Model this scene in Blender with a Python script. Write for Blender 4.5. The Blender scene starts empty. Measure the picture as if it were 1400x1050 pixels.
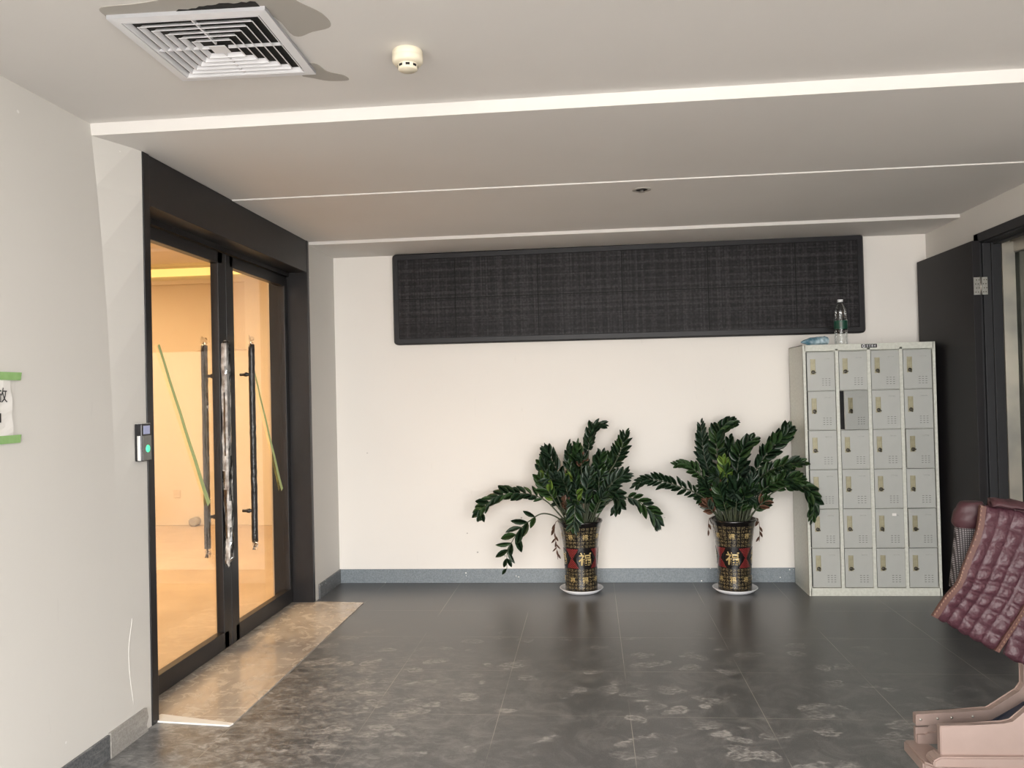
import bpy, bmesh, math, random
from mathutils import Vector, Matrix, noise as mnoise

C = bpy.context.scene.collection
SC = bpy.context.scene
PI = math.pi

# ------------------------------------------------------------------ camera
cam_d = bpy.data.cameras.new('camera')
cam = bpy.data.objects.new('camera', cam_d)
C.objects.link(cam)
SC.camera = cam
yaw, pit, rol = math.radians(5.474), math.radians(0.763), math.radians(1.372)
F_ = Vector((-math.sin(yaw) * math.cos(pit), math.cos(yaw) * math.cos(pit), math.sin(pit)))
R0 = F_.cross(Vector((0, 0, 1))).normalized()
U0 = R0.cross(F_)
R_ = R0 * math.cos(rol) - U0 * math.sin(rol)
U_ = U0 * math.cos(rol) + R0 * math.sin(rol)
mw = Matrix((R_, U_, -F_)).transposed().to_4x4()
mw.translation = Vector((0, 0, 1.45))
cam.matrix_world = mw
cam_d.sensor_width = 36.0
cam_d.lens = 1110.93 / 1400 * 36.0
cam_d.clip_start = 0.02
cam_d.clip_end = 200

# ------------------------------------------------------------------ world, light, exposure
w = bpy.data.worlds.new('world')
SC.world = w
w.use_nodes = True
wb = w.node_tree.nodes['Background']
wb.inputs[0].default_value = (1.0, 0.975, 0.945, 1)
wb.inputs[1].default_value = 14.0
SC.view_settings.view_transform = 'Standard'
SC.view_settings.look = 'None'
SC.view_settings.gamma = 1
SC.view_settings.use_curve_mapping = False
SC.view_settings.exposure = 0.0


def area(name, loc, rot, sx, sy, power, col, portal=False):
    d = bpy.data.lights.new(name, 'AREA')
    d.shape = 'RECTANGLE'
    d.size, d.size_y = sx, sy
    d.energy = power
    d.color = col
    if portal:
        d.cycles.is_portal = True
    o = bpy.data.objects.new(name, d)
    o.location = loc
    o.rotation_euler = rot
    C.objects.link(o)
    return o


YF = -1.6       # entrance plane behind the camera
area('entrance_daylight_portal', (0.25, YF, 1.32), (PI / 2, 0, 0), 4.5, 2.6, 1, (1, 1, 1), True)
# lamps of the room behind the glass doors
for lx, ly in ((-4.2, 6.9), (-5.6, 7.6), (-3.4, 5.0), (-5.2, 4.6)):
    area('office_ceiling_lamp', (lx, ly, 3.0), (0, 0, 0), 0.9, 0.9, 66, (1.0, 0.72, 0.41))


# ------------------------------------------------------------------ materials
def mat(name, col, rough=0.6, metal=0.0, noise=None, bump=None, spec=0.5, coat=0.0, emit=None):
    """noise=(scale, amount, second colour), bump=(scale, strength)"""
    m = bpy.data.materials.new(name)
    m.use_nodes = True
    nt = m.node_tree
    b = nt.nodes['Principled BSDF']
    b.inputs['Base Color'].default_value = (*col, 1)
    b.inputs['Roughness'].default_value = rough
    b.inputs['Metallic'].default_value = metal
    b.inputs['Specular IOR Level'].default_value = spec
    b.inputs['Coat Weight'].default_value = coat
    tc = nt.nodes.new('ShaderNodeTexCoord')
    if noise:
        n = nt.nodes.new('ShaderNodeTexNoise')
        n.inputs['Scale'].default_value = noise[0]
        n.inputs['Detail'].default_value = 5
        nt.links.new(tc.outputs['Object'], n.inputs['Vector'])
        r = nt.nodes.new('ShaderNodeMapRange')
        r.inputs[1].default_value = 0.5 - noise[1] / 2
        r.inputs[2].default_value = 0.5 + noise[1] / 2
        nt.links.new(n.outputs['Fac'], r.inputs[0])
        mx = nt.nodes.new('ShaderNodeMix')
        mx.data_type = 'RGBA'
        mx.inputs[6].default_value = (*col, 1)
        mx.inputs[7].default_value = (*noise[2], 1)
        nt.links.new(r.outputs[0], mx.inputs[0])
        nt.links.new(mx.outputs[2], b.inputs['Base Color'])
    if bump:
        n2 = nt.nodes.new('ShaderNodeTexNoise')
        n2.inputs['Scale'].default_value = bump[0]
        n2.inputs['Detail'].default_value = 4
        nt.links.new(tc.outputs['Object'], n2.inputs['Vector'])
        bp = nt.nodes.new('ShaderNodeBump')
        bp.inputs['Strength'].default_value = bump[1]
        bp.inputs['Distance'].default_value = 0.01
        nt.links.new(n2.outputs['Fac'], bp.inputs['Height'])
        nt.links.new(bp.outputs[0], b.inputs['Normal'])
    if emit:
        b.inputs['Emission Color'].default_value = (*emit[0], 1)
        b.inputs['Emission Strength'].default_value = emit[1]
    return m


class NB:
    """small node builder"""
    def __init__(s, name):
        s.m = bpy.data.materials.new(name)
        s.m.use_nodes = True
        s.nt = s.m.node_tree
        s.b = s.nt.nodes['Principled BSDF']
        s.tc = s.nt.nodes.new('ShaderNodeTexCoord')
        sp = s.nt.nodes.new('ShaderNodeSeparateXYZ')
        s.nt.links.new(s.tc.outputs['Object'], sp.inputs[0])
        s.x, s.y, s.z = sp.outputs

    def _in(s, sock, v):
        if isinstance(v, (int, float)):
            sock.default_value = v
        elif isinstance(v, tuple):
            sock.default_value = v if len(v) == len(sock.default_value) else (*v, 1)
        else:
            s.nt.links.new(v, sock)

    def ma(s, op, a, b=0.0, c=0.0, clamp=False):
        n = s.nt.nodes.new('ShaderNodeMath')
        n.operation = op
        n.use_clamp = clamp
        s._in(n.inputs[0], a)
        s._in(n.inputs[1], b)
        s._in(n.inputs[2], c)
        return n.outputs[0]

    def vec(s, x, y, z=0.0):
        n = s.nt.nodes.new('ShaderNodeCombineXYZ')
        for i, v in enumerate((x, y, z)):
            s._in(n.inputs[i], v)
        return n.outputs[0]

    def noise(s, v, scale, det=4, rough=0.5, dist=0.0):
        n = s.nt.nodes.new('ShaderNodeTexNoise')
        s._in(n.inputs['Vector'], v)
        n.inputs['Scale'].default_value = scale
        n.inputs['Detail'].default_value = det
        n.inputs['Roughness'].default_value = rough
        n.inputs['Distortion'].default_value = dist
        return n.outputs['Fac']

    def voro(s, v, scale, feat='F1', out='Distance', rnd=1.0):
        n = s.nt.nodes.new('ShaderNodeTexVoronoi')
        n.feature = feat
        s._in(n.inputs['Vector'], v)
        n.inputs['Scale'].default_value = scale
        n.inputs['Randomness'].default_value = rnd
        return n.outputs[out]

    def ss(s, v, a, b, lo=0.0, hi=1.0):
        n = s.nt.nodes.new('ShaderNodeMapRange')
        n.interpolation_type = 'SMOOTHSTEP'
        s._in(n.inputs[0], v)
        for i, q in enumerate((a, b, lo, hi)):
            n.inputs[i + 1].default_value = q
        return n.outputs[0]

    def mix(s, f, a, b):
        n = s.nt.nodes.new('ShaderNodeMix')
        n.data_type = 'RGBA'
        s._in(n.inputs[0], f)
        s._in(n.inputs[6], a)
        s._in(n.inputs[7], b)
        return n.outputs[2]

    def line(s, coord, period, off, width):
        """1 on thin lines at off + k*period"""
        t = s.ma('SUBTRACT', coord, off - period / 2)
        t = s.ma('MODULO', s.ma('ADD', t, period * 40), period)
        t = s.ma('ABSOLUTE', s.ma('SUBTRACT', t, period / 2))
        return s.ma('LESS_THAN', t, width / 2)

    def bump(s, h, strength=0.3, dist=0.005):
        n = s.nt.nodes.new('ShaderNodeBump')
        n.inputs['Strength'].default_value = strength
        n.inputs['Distance'].default_value = dist
        s._in(n.inputs['Height'], h)
        s.nt.links.new(n.outputs[0], s.b.inputs['Normal'])

    def out(s, col=None, rough=None, metal=None):
        if col is not None:
            s._in(s.b.inputs['Base Color'], col)
        if rough is not None:
            s._in(s.b.inputs['Roughness'], rough)
        if metal is not None:
            s._in(s.b.inputs['Metallic'], metal)
        return s.m


def wall_mat(name, base, marks, low_marks=False):
    n = NB(name)
    P = n.tc.outputs['Object']
    big = n.ss(n.noise(P, 0.9, 3), 0.35, 0.7)
    col = n.mix(n.ma('MULTIPLY', big, 0.35), base, tuple(c * 0.93 for c in base))
    # small chips and scuffs with a shape of their own
    v = n.voro(P, 6.0)
    spot = n.ma('LESS_THAN', n.ma('ADD', v, n.ma('MULTIPLY', n.noise(P, 60, 2), 0.07)), 0.075)
    pick = n.ma('GREATER_THAN', n.noise(P, 2.2, 2), 0.52)
    spot = n.ma('MULTIPLY', spot, pick)
    if low_marks:
        spot = n.ma('MULTIPLY', spot, n.ss(n.z, 1.5, 0.9))
    col = n.mix(n.ma('MULTIPLY', spot, 0.7), col, marks)
    # faint scratches
    sc = n.noise(n.vec(n.ma('MULTIPLY', n.x, 9.0), n.ma('MULTIPLY', n.y, 9.0), n.ma('MULTIPLY', n.z, 1.3)), 3.0, 6, 0.6, 1.2)
    scm = n.ma('MULTIPLY', n.ss(sc, 0.68, 0.72), 0.10)
    col = n.mix(scm, col, tuple(c * 0.6 for c in base))
    n.bump(n.noise(P, 5, 5, 0.6), 0.25, 0.004)
    return n.out(col, 0.75)


def floor_mat():
    n = NB('dark_tile')
    P = n.tc.outputs['Object']
    T = 0.5904
    gx = n.line(n.x, T, -1.0383, 0.0026)
    gy = n.line(n.y, T, 3.6805, 0.0026)
    g = n.ma('MAXIMUM', gx, gy)
    keep = n.ss(n.noise(P, 1.4, 3), 0.36, 0.56)
    g = n.ma('MULTIPLY', g, keep)
    fine = n.noise(P, 260, 3, 0.7)
    col = n.mix(n.ss(fine, 0.4, 0.68), (0.062, 0.0625, 0.065), (0.119, 0.120, 0.124))
    # dusty shoe prints and smears
    wv = n.ma('MULTIPLY', n.ma('SUBTRACT', n.noise(P, 3.2, 2), 0.5), 0.22)
    ww = n.ma('MULTIPLY', n.ma('SUBTRACT', n.noise(P, 24, 3), 0.5), 0.05)
    px = n.ma('ADD', n.ma('MULTIPLY', n.x, 0.72), n.ma('ADD', wv, ww))
    py = n.ma('ADD', n.y, n.ma('ADD', wv, ww))
    V = n.vec(px, py, 0.0)
    d = n.voro(V, 7.2)
    blob = n.ss(d, 0.40, 0.22)
    streak = n.ss(n.noise(n.vec(n.ma('MULTIPLY', n.x, 0.8), n.ma('MULTIPLY', n.y, 1.6)), 38, 7, 0.75, 0.5), 0.40, 0.68)
    side = n.ss(n.noise(P, 11, 2), 0.42, 0.60)
    rim = n.ma('MULTIPLY', n.ma('MULTIPLY', n.ss(d, 0.25, 0.31), n.ss(d, 0.38, 0.32)), side)
    pr = n.ma('ADD', n.ma('MULTIPLY', blob, n.ma('MULTIPLY', streak, 0.55)), n.ma('MULTIPLY', rim, n.ma('ADD', 0.15, n.ma('MULTIPLY', streak, 0.5))))
    sel = n.ss(n.noise(P, 2.6, 3), 0.40, 0.54)
    fade = n.ma('MULTIPLY', n.ss(n.y, 5.5, 4.2), n.ss(n.x, 2.1, 0.9, 0.12, 1.0))
    pr = n.ma('MULTIPLY', n.ma('MULTIPLY', n.ma('MULTIPLY', pr, 1.8), sel), fade)
    # heavy traffic smear by the stone sill
    sm = n.ss(n.noise(n.vec(n.x, n.ma('MULTIPLY', n.y, 1.7)), 13, 9, 0.75, 0.9), 0.42, 0.72)
    zone = n.ma('MULTIPLY', n.ss(n.x, 0.0, -1.5), n.ss(n.y, 5.1, 4.0))
    sm = n.ma('MULTIPLY', n.ma('MULTIPLY', sm, zone), 0.85)
    sm2 = n.ma('MULTIPLY', n.ss(n.noise(P, 5, 8, 0.75, 1.0), 0.42, 0.70), n.ma('MULTIPLY', n.ss(n.y, 5.6, 3.4), 0.30))
    dust = n.ma('MINIMUM', n.ma('ADD', n.ma('ADD', pr, sm), sm2), 0.85)
    col = n.mix(n.ma('MULTIPLY', dust, 0.9), col, (0.44, 0.43, 0.42))
    col = n.mix(n.ma('MULTIPLY', g, 0.9), col, (0.36, 0.33, 0.29))
    n.bump(n.ma('ADD', n.ma('MULTIPLY', fine, 1.0), n.ma('MULTIPLY', n.noise(P, 60, 3), 0.8)), 0.12, 0.002)
    rough = n.ma('ADD', 0.29, n.ma('MULTIPLY', dust, 0.4))
    n.b.inputs['Specular IOR Level'].default_value = 0.6
    return n.out(col, rough)


def stone_mat():
    n = NB('beige_marble')
    P = n.tc.outputs['Object']
    v = n.noise(n.vec(n.x, n.ma('MULTIPLY', n.y, 0.35)), 7, 6, 0.65, 1.6)
    col = n.mix(n.ss(v, 0.35, 0.7), (0.52, 0.455, 0.39), (0.38, 0.325, 0.275))
    d = n.ss(n.noise(P, 11, 7, 0.7, 1.0), 0.50, 0.62)
    col = n.mix(n.ma('MULTIPLY', d, 0.5), col, (0.60, 0.55, 0.48))
    jt = n.line(n.y, 0.72, 4.32, 0.004)
    col = n.mix(jt, col, (0.7, 0.66, 0.6))
    return n.out(col, n.ma('ADD', 0.13, n.ma('MULTIPLY', d, 0.35)))


def base_mat(name, a, b, speck, streak=False):
    n = NB(name)
    P = n.tc.outputs['Object']
    f = n.ss(n.noise(P, 120, 3, 0.7), 0.35, 0.65)
    col = n.mix(f, a, b)
    if streak:
        s = n.noise(n.vec(n.x, n.ma('MULTIPLY', n.y, 2.0), n.ma('MULTIPLY', n.z, 14.0)), 4, 6, 0.7, 0.8)
        col = n.mix(n.ma('MULTIPLY', n.ss(s, 0.5, 0.7), 0.6), col, speck)
    d = n.ma('MULTIPLY', n.ma('LESS_THAN', n.voro(P, 30), 0.16), n.ma('GREATER_THAN', n.noise(P, 4, 2), 0.6))
    col = n.mix(d, col, (0.8, 0.8, 0.78))
    return n.out(col, 0.35)


def led_mat():
    n = NB('led_modules')
    P = n.tc.outputs['Object']
    pt = 0.0105
    fx = n.ma('FRACT', n.ma('DIVIDE', n.x, pt))
    fz = n.ma('FRACT', n.ma('DIVIDE', n.z, pt))
    dx = n.ma('ABSOLUTE', n.ma('SUBTRACT', fx, 0.5))
    dz = n.ma('ABSOLUTE', n.ma('SUBTRACT', fz, 0.5))
    ridge = n.ma('MAXIMUM', n.ma('GREATER_THAN', dx, 0.36), n.ma('GREATER_THAN', dz, 0.36))
    cx = n.noise(n.vec(n.ma('FLOOR', n.ma('DIVIDE', n.x, pt)), 0.5), 0.83, 1)
    cz = n.noise(n.vec(n.ma('FLOOR', n.ma('DIVIDE', n.z, pt)), 7.5), 0.83, 1)
    amp = n.ma('ADD', n.ss(cx, 0.42, 0.7, 0.0, 0.5), n.ss(cz, 0.42, 0.7, 0.0, 0.5))
    cell = n.noise(n.vec(n.ma('FLOOR', n.ma('DIVIDE', n.x, pt)), n.ma('FLOOR', n.ma('DIVIDE', n.z, pt))), 3.7, 2)
    amp = n.ma('MULTIPLY', n.ma('ADD', amp, 0.25), n.ss(cell, 0.3, 0.7, 0.35, 1.3))
    col = n.mix(n.ma('MULTIPLY', ridge, amp), (0.0035, 0.003, 0.004), (0.10, 0.095, 0.10))
    mod = n.ma('MAXIMUM', n.line(n.x, 0.32, 0.0, 0.004), n.line(n.z, 0.16, 0.0, 0.003))
    col = n.mix(mod, col, (0.006, 0.006, 0.006))
    n.b.inputs['Specular IOR Level'].default_value = 0.15
    return n.out(col, 0.5)


def pot_mat():
    n = NB('glazed_pot')
    P = n.tc.outputs['Object']
    th = n.ma('ARCTAN2', n.y, n.x)
    a = n.ma('DIVIDE', n.ma('ADD', th, PI), 2 * PI)           # 0..1 round the pot
    NC, HC_ = 28.0, 0.025
    u = n.ma('MULTIPLY', a, NC)
    v = n.ma('DIVIDE', n.z, HC_)
    fu = n.ma('ABSOLUTE', n.ma('SUBTRACT', n.ma('FRACT', u), 0.5))
    fv = n.ma('ABSOLUTE', n.ma('SUBTRACT', n.ma('FRACT', v), 0.5))
    inside = n.ma('MULTIPLY', n.ma('LESS_THAN', fu, 0.38), n.ma('LESS_THAN', fv, 0.38))
    gl = n.noise(n.vec(n.ma('MULTIPLY', u, 1.0), n.ma('MULTIPLY', v, 1.0), 3.0), 4.6, 2, 0.6)
    glyph = n.ma('MULTIPLY', inside, n.ss(gl, 0.49, 0.55))
    z = n.z
    band_a = n.ma('MULTIPLY', n.ma('GREATER_THAN', z, 0.325), n.ma('LESS_THAN', z, 0.475))
    band_b = n.ma('MULTIPLY', n.ma('GREATER_THAN', z, 0.018), n.ma('LESS_THAN', z, 0.172))
    grid = n.ma('MAXIMUM', band_a, band_b)
    black = (0.006, 0.005, 0.005)
    gold = (0.21, 0.165, 0.085)
    col = n.mix(n.ma('MULTIPLY', glyph, grid), black, gold)
    # red lattice band with hour-glass panels between the discs
    band_c = n.ma('MULTIPLY', n.ma('GREATER_THAN', z, 0.178), n.ma('LESS_THAN', z, 0.318))
    q = n.ma('ABSOLUTE', n.ma('SUBTRACT', n.ma('FRACT', n.ma('MULTIPLY', a, 4.0)), 0.5))  # 0 between discs .. 0.5 at disc
    hz = n.ma('ABSOLUTE', n.ma('SUBTRACT', z, 0.248))
    hour = n.ma('LESS_THAN', q, n.ma('ADD', 0.03, n.ma('MULTIPLY', hz, 3.4)))
    diag1 = n.ma('FRACT', n.ma('ADD', n.ma('MULTIPLY', a, 52.0), n.ma('MULTIPLY', z, 70.0)))
    diag2 = n.ma('FRACT', n.ma('SUBTRACT', n.ma('MULTIPLY', a, 52.0), n.ma('MULTIPLY', z, 70.0)))
    lat = n.ma('MAXIMUM', n.ma('LESS_THAN', diag1, 0.35), n.ma('LESS_THAN', diag2, 0.35))
    red = n.mix(lat, (0.02, 0.004, 0.004), (0.24, 0.03, 0.03))
    col = n.mix(n.ma('MULTIPLY', band_c, hour), col, red)
    n.b.inputs['Coat Weight'].default_value = 0.6
    n.b.inputs['Coat Roughness'].default_value = 0.08
    return n.out(col, 0.22)


def arch_glass(name, tint, refl=1.0, base_gloss=0.0):
    m = bpy.data.materials.new(name)
    m.use_nodes = True
    nt = m.node_tree
    nt.nodes.clear()
    o = nt.nodes.new('ShaderNodeOutputMaterial')
    t = nt.nodes.new('ShaderNodeBsdfTransparent')
    t.inputs[0].default_value = (*tint, 1)
    g = nt.nodes.new('ShaderNodeBsdfGlossy')
    g.inputs['Roughness'].default_value = 0.02
    f = nt.nodes.new('ShaderNodeFresnel')
    f.inputs[0].default_value = 1.45
    mm = nt.nodes.new('ShaderNodeMath')
    mm.operation = 'MULTIPLY_ADD'
    mm.inputs[1].default_value = refl
    mm.inputs[2].default_value = base_gloss
    mx = nt.nodes.new('ShaderNodeMixShader')
    nt.links.new(f.outputs[0], mm.inputs[0])
    nt.links.new(mm.outputs[0], mx.inputs[0])
    nt.links.new(t.outputs[0], mx.inputs[1])
    nt.links.new(g.outputs[0], mx.inputs[2])
    nt.links.new(mx.outputs[0], o.inputs[0])
    return m


def steel_mat():
    n = NB('brushed_steel')
    s = n.noise(n.vec(n.ma('MULTIPLY', n.x, 2.0), n.ma('MULTIPLY', n.y, 2.0), n.ma('MULTIPLY', n.z, 120.0)), 3, 3, 0.6)
    b = n.noise(n.tc.outputs['Object'], 3, 3)
    col = n.mix(n.ss(b, 0.35, 0.7), (0.48, 0.44, 0.37), (0.30, 0.29, 0.26))
    return n.out(col, n.ss(s, 0.3, 0.7, 0.28, 0.42), 0.45)


M = {}
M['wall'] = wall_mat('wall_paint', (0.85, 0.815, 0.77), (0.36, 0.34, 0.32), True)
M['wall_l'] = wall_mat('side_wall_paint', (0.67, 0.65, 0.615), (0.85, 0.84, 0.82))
M['ceil'] = mat('ceiling_paint', (0.74, 0.715, 0.69), 0.8, noise=(1.3, 0.5, (0.70, 0.675, 0.65)), bump=(4, 0.15))
M['bare'] = mat('bare_plaster', (0.40, 0.375, 0.34), 0.85, noise=(9, 0.4, (0.40, 0.375, 0.34)))
M['gap'] = mat('dark_gap', (0.008, 0.008, 0.008), 0.9, noise=(60, 0.4, (0.02, 0.018, 0.016)))
M['floor'] = floor_mat()
M['stone'] = stone_mat()
M['base_b'] = base_mat('grey_granite', (0.17, 0.20, 0.225), (0.25, 0.285, 0.31), (0.4, 0.4, 0.4))
M['base_l'] = base_mat('dark_granite', (0.07, 0.075, 0.08), (0.15, 0.155, 0.16), (0.28, 0.28, 0.27), True)
M['base_s'] = base_mat('worn_stone', (0.27, 0.255, 0.235), (0.36, 0.345, 0.32), (0.5, 0.48, 0.45), True)
M['frame'] = mat('black_aluminium', (0.012, 0.011, 0.012), 0.36, noise=(18, 0.6, (0.017, 0.0155, 0.016)), spec=0.35)
M['darkdoor'] = mat('charcoal_laminate', (0.016, 0.0145, 0.016), 0.5, noise=(3, 0.6, (0.013, 0.012, 0.013)), spec=0.25)
M['darkframe'] = mat('charcoal_casing', (0.030, 0.0305, 0.033), 0.5, noise=(8, 0.6, (0.024, 0.0245, 0.027)), spec=0.3)
M['glass'] = arch_glass('door_glass', (0.97, 0.96, 0.94), 0.3)
M['bottle'] = arch_glass('clear_plastic', (0.96, 0.98, 0.975), 0.55, 0.06)
M['wrap'] = arch_glass('plastic_film', (0.95, 0.95, 0.95), 1.2, 0.16)
M['office'] = mat('office_wall_paint', (0.82, 0.73, 0.60), 0.8, noise=(1.2, 0.5, (0.79, 0.70, 0.57)))
M['office_up'] = mat('office_upper_paint', (0.76, 0.65, 0.51), 0.8, noise=(1.2, 0.5, (0.73, 0.62, 0.48)))
M['office_fl'] = mat('office_screed', (0.62, 0.49, 0.36), 0.42, noise=(3.0, 0.5, (0.50, 0.39, 0.28)))
M['cove'] = mat('cove_lamp', (1, 0.9, 0.6), 0.5, noise=(3, 0.5, (1, 0.88, 0.55)), emit=((1.0, 0.72, 0.22), 1.3))
M['hblack'] = mat('black_handle_tube', (0.018, 0.017, 0.016), 0.28, noise=(35, 0.4, (0.05, 0.045, 0.04)), bump=(45, 0.5))
M['hwhite'] = mat('bunched_white_film', (0.75, 0.73, 0.70), 0.3, noise=(28, 0.35, (0.25, 0.22, 0.20)), bump=(60, 0.8))
M['green'] = mat('green_masking_tape', (0.62, 0.72, 0.34), 0.65, noise=(40, 0.5, (0.56, 0.67, 0.28)))
M['green2'] = mat('green_wall_tape', (0.24, 0.43, 0.15), 0.6, noise=(40, 0.5, (0.30, 0.50, 0.2)))
M['paper'] = mat('white_paper', (0.80, 0.78, 0.75), 0.7, noise=(9, 0.5, (0.76, 0.74, 0.71)), bump=(6, 0.4))
M['ink'] = mat('black_ink', (0.012, 0.012, 0.015), 0.6, noise=(50, 0.5, (0.02, 0.02, 0.022)))
M['led'] = led_mat()
M['bezel'] = mat('led_bezel', (0.013, 0.0125, 0.015), 0.42, noise=(12, 0.5, (0.017, 0.0165, 0.019)), spec=0.3)
M['lock_body'] = mat('locker_frame_paint', (0.56, 0.57, 0.51), 0.42, noise=(55, 0.16, (0.62, 0.63, 0.57)))
M['lock_door'] = mat('locker_door_paint', (0.44, 0.45, 0.43), 0.40, noise=(14, 0.7, (0.405, 0.415, 0.395)))
M['lock_shade'] = mat('locker_shade', (0.02, 0.02, 0.02), 0.8, noise=(30, 0.5, (0.03, 0.03, 0.03)))  # near-black colour for the painted shade inside the lockers
M['brass'] = mat('aged_handle', (0.40, 0.375, 0.26), 0.38, 0.2, noise=(70, 0.5, (0.30, 0.275, 0.18)))
M['lockcyl'] = mat('black_lock', (0.02, 0.018, 0.016), 0.3, 0.3, noise=(90, 0.4, (0.10, 0.09, 0.06)))
M['chrome'] = mat('worn_steel', (0.45, 0.43, 0.40), 0.35, 0.9, noise=(40, 0.5, (0.35, 0.33, 0.3)))
M['steel'] = steel_mat()
M['elev'] = mat('dark_lift_door', (0.09, 0.10, 0.09), 0.22, 0.6, noise=(2.0, 0.6, (0.06, 0.07, 0.06)))
M['vent'] = mat('white_vent_metal', (0.80, 0.80, 0.83), 0.4, noise=(20, 0.6, (0.76, 0.76, 0.79)))
M['ivory'] = mat('ivory_plastic', (0.80, 0.73, 0.58), 0.45, noise=(20, 0.6, (0.77, 0.70, 0.55)))
M['white'] = mat('white_plastic', (0.80, 0.81, 0.84), 0.35, noise=(20, 0.6, (0.76, 0.77, 0.80)))
M['pot'] = pot_mat()
M['gold'] = mat('gold_lettering', (0.55, 0.42, 0.19), 0.3, 0.15, noise=(80, 0.5, (0.45, 0.33, 0.13)))
M['disc'] = mat('black_glaze', (0.006, 0.005, 0.006), 0.15, noise=(30, 0.5, (0.01, 0.009, 0.009)))
M['soil'] = mat('potting_soil', (0.05, 0.035, 0.025), 0.95, noise=(90, 0.5, (0.09, 0.065, 0.045)), bump=(90, 1))
M['stem'] = mat('green_stem', (0.040, 0.055, 0.028), 0.5, noise=(40, 0.6, (0.065, 0.075, 0.042)))
for nm, a, b in (('leaf_dark', (0.011, 0.028, 0.014), (0.019, 0.040, 0.018)),
                 ('leaf_mid', (0.022, 0.052, 0.018), (0.034, 0.072, 0.022)),
                 ('leaf_pale', (0.050, 0.078, 0.055), (0.028, 0.050, 0.034)),
                 ('leaf_lime', (0.17, 0.27, 0.05), (0.09, 0.16, 0.03)),
                 ('leaf_dry', (0.17, 0.085, 0.055), (0.10, 0.055, 0.035))):
    M[nm] = mat(nm, a, 0.32, noise=(30, 0.6, b), spec=0.4)
M['coat'] = mat('burgundy_nylon', (0.056, 0.019, 0.027), 0.47, noise=(60, 0.6, (0.044, 0.0145, 0.021)), bump=(70, 0.5))
M['coat_plain'] = mat('burgundy_lining', (0.030, 0.007, 0.010), 0.6, noise=(30, 0.6, (0.036, 0.008, 0.012)), bump=(18, 0.5))
M['zip'] = mat('brown_tape', (0.085, 0.036, 0.028), 0.55, noise=(60, 0.6, (0.065, 0.027, 0.021)))
M['teeth'] = mat('rose_gold_teeth', (0.20, 0.12, 0.08), 0.5, 0.0, noise=(60, 0.6, (0.16, 0.09, 0.06)))
M['rose'] = mat('rose_painted_metal', (0.35, 0.265, 0.235), 0.34, 0.35, noise=(14, 0.6, (0.31, 0.235, 0.21)))
M['navy'] = mat('navy_cushion', (0.012, 0.018, 0.036), 0.55, noise=(60, 0.6, (0.02, 0.03, 0.055)))
M['bluefoil'] = mat('blue_film', (0.06, 0.17, 0.24), 0.25, noise=(16, 0.3, (0.42, 0.54, 0.60)), bump=(30, 1.0))
M['label'] = mat('green_label', (0.008, 0.055, 0.035), 0.35, noise=(60, 0.5, (0.012, 0.07, 0.045)))
M['screen'] = mat('lilac_screen', (0.25, 0.27, 0.42), 0.2, noise=(60, 0.5, (0.28, 0.3, 0.45)), emit=((0.45, 0.48, 0.75), 0.25))
M['fp'] = mat('lit_green_sensor', (0.02, 0.6, 0.3), 0.3, noise=(400, 0.4, (0.3, 0.9, 0.6)), emit=((0.03, 0.85, 0.40), 0.9))
M['blackpl'] = mat('black_plastic', (0.012, 0.012, 0.014), 0.25, noise=(30, 0.5, (0.018, 0.018, 0.02)))
M['greypl_ventshade'] = mat('grey_plastic_vent_shade', (0.20, 0.20, 0.19), 0.4, noise=(50, 0.5, (0.17, 0.17, 0.16)))  # reader face plate; also the painted shade of the locker vents
M['silver'] = mat('silver_trim', (0.85, 0.85, 0.84), 0.25, 0.5, noise=(30, 0.5, (0.8, 0.8, 0.78)))
M['ground'] = mat('outdoor_paving', (0.42, 0.41, 0.39), 0.8, noise=(2, 0.6, (0.36, 0.35, 0.33)))


def knit_mat():
    n = NB('grey_knit')
    fx = n.ma('FRACT', n.ma('MULTIPLY', n.x, 160))
    fz = n.ma('FRACT', n.ma('MULTIPLY', n.z, 160))
    k = n.ma('MULTIPLY', n.ss(n.ma('ABSOLUTE', n.ma('SUBTRACT', fx, 0.5)), 0.38, 0.18), n.ss(n.ma('ABSOLUTE', n.ma('SUBTRACT', fz, 0.5)), 0.38, 0.18))
    return n.out(n.mix(k, (0.014, 0.010, 0.011), (0.17, 0.155, 0.16)), 0.8)


M['knit'] = knit_mat()


# ------------------------------------------------------------------ mesh helpers
def BM():
    return bmesh.new()


def box(bm, x0, x1, y0, y1, z0, z1, mi=0, bev=0.0):
    vs = [bm.verts.new((x, y, z)) for x in (x0, x1) for y in (y0, y1) for z in (z0, z1)]
    idx = ((0, 1, 3, 2), (4, 6, 7, 5), (0, 4, 5, 1), (2, 3, 7, 6), (0, 2, 6, 4), (1, 5, 7, 3))
    fs = [bm.faces.new([vs[i] for i in q]) for q in idx]
    for f in fs:
        f.material_index = mi
    if bev > 0:
        es = list({e for f in fs for e in f.edges})
        r = bmesh.ops.bevel(bm, geom=es, offset=bev, segments=2, affect='EDGES', profile=0.5)
        for f in r['faces']:
            f.material_index = mi
    return fs


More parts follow.
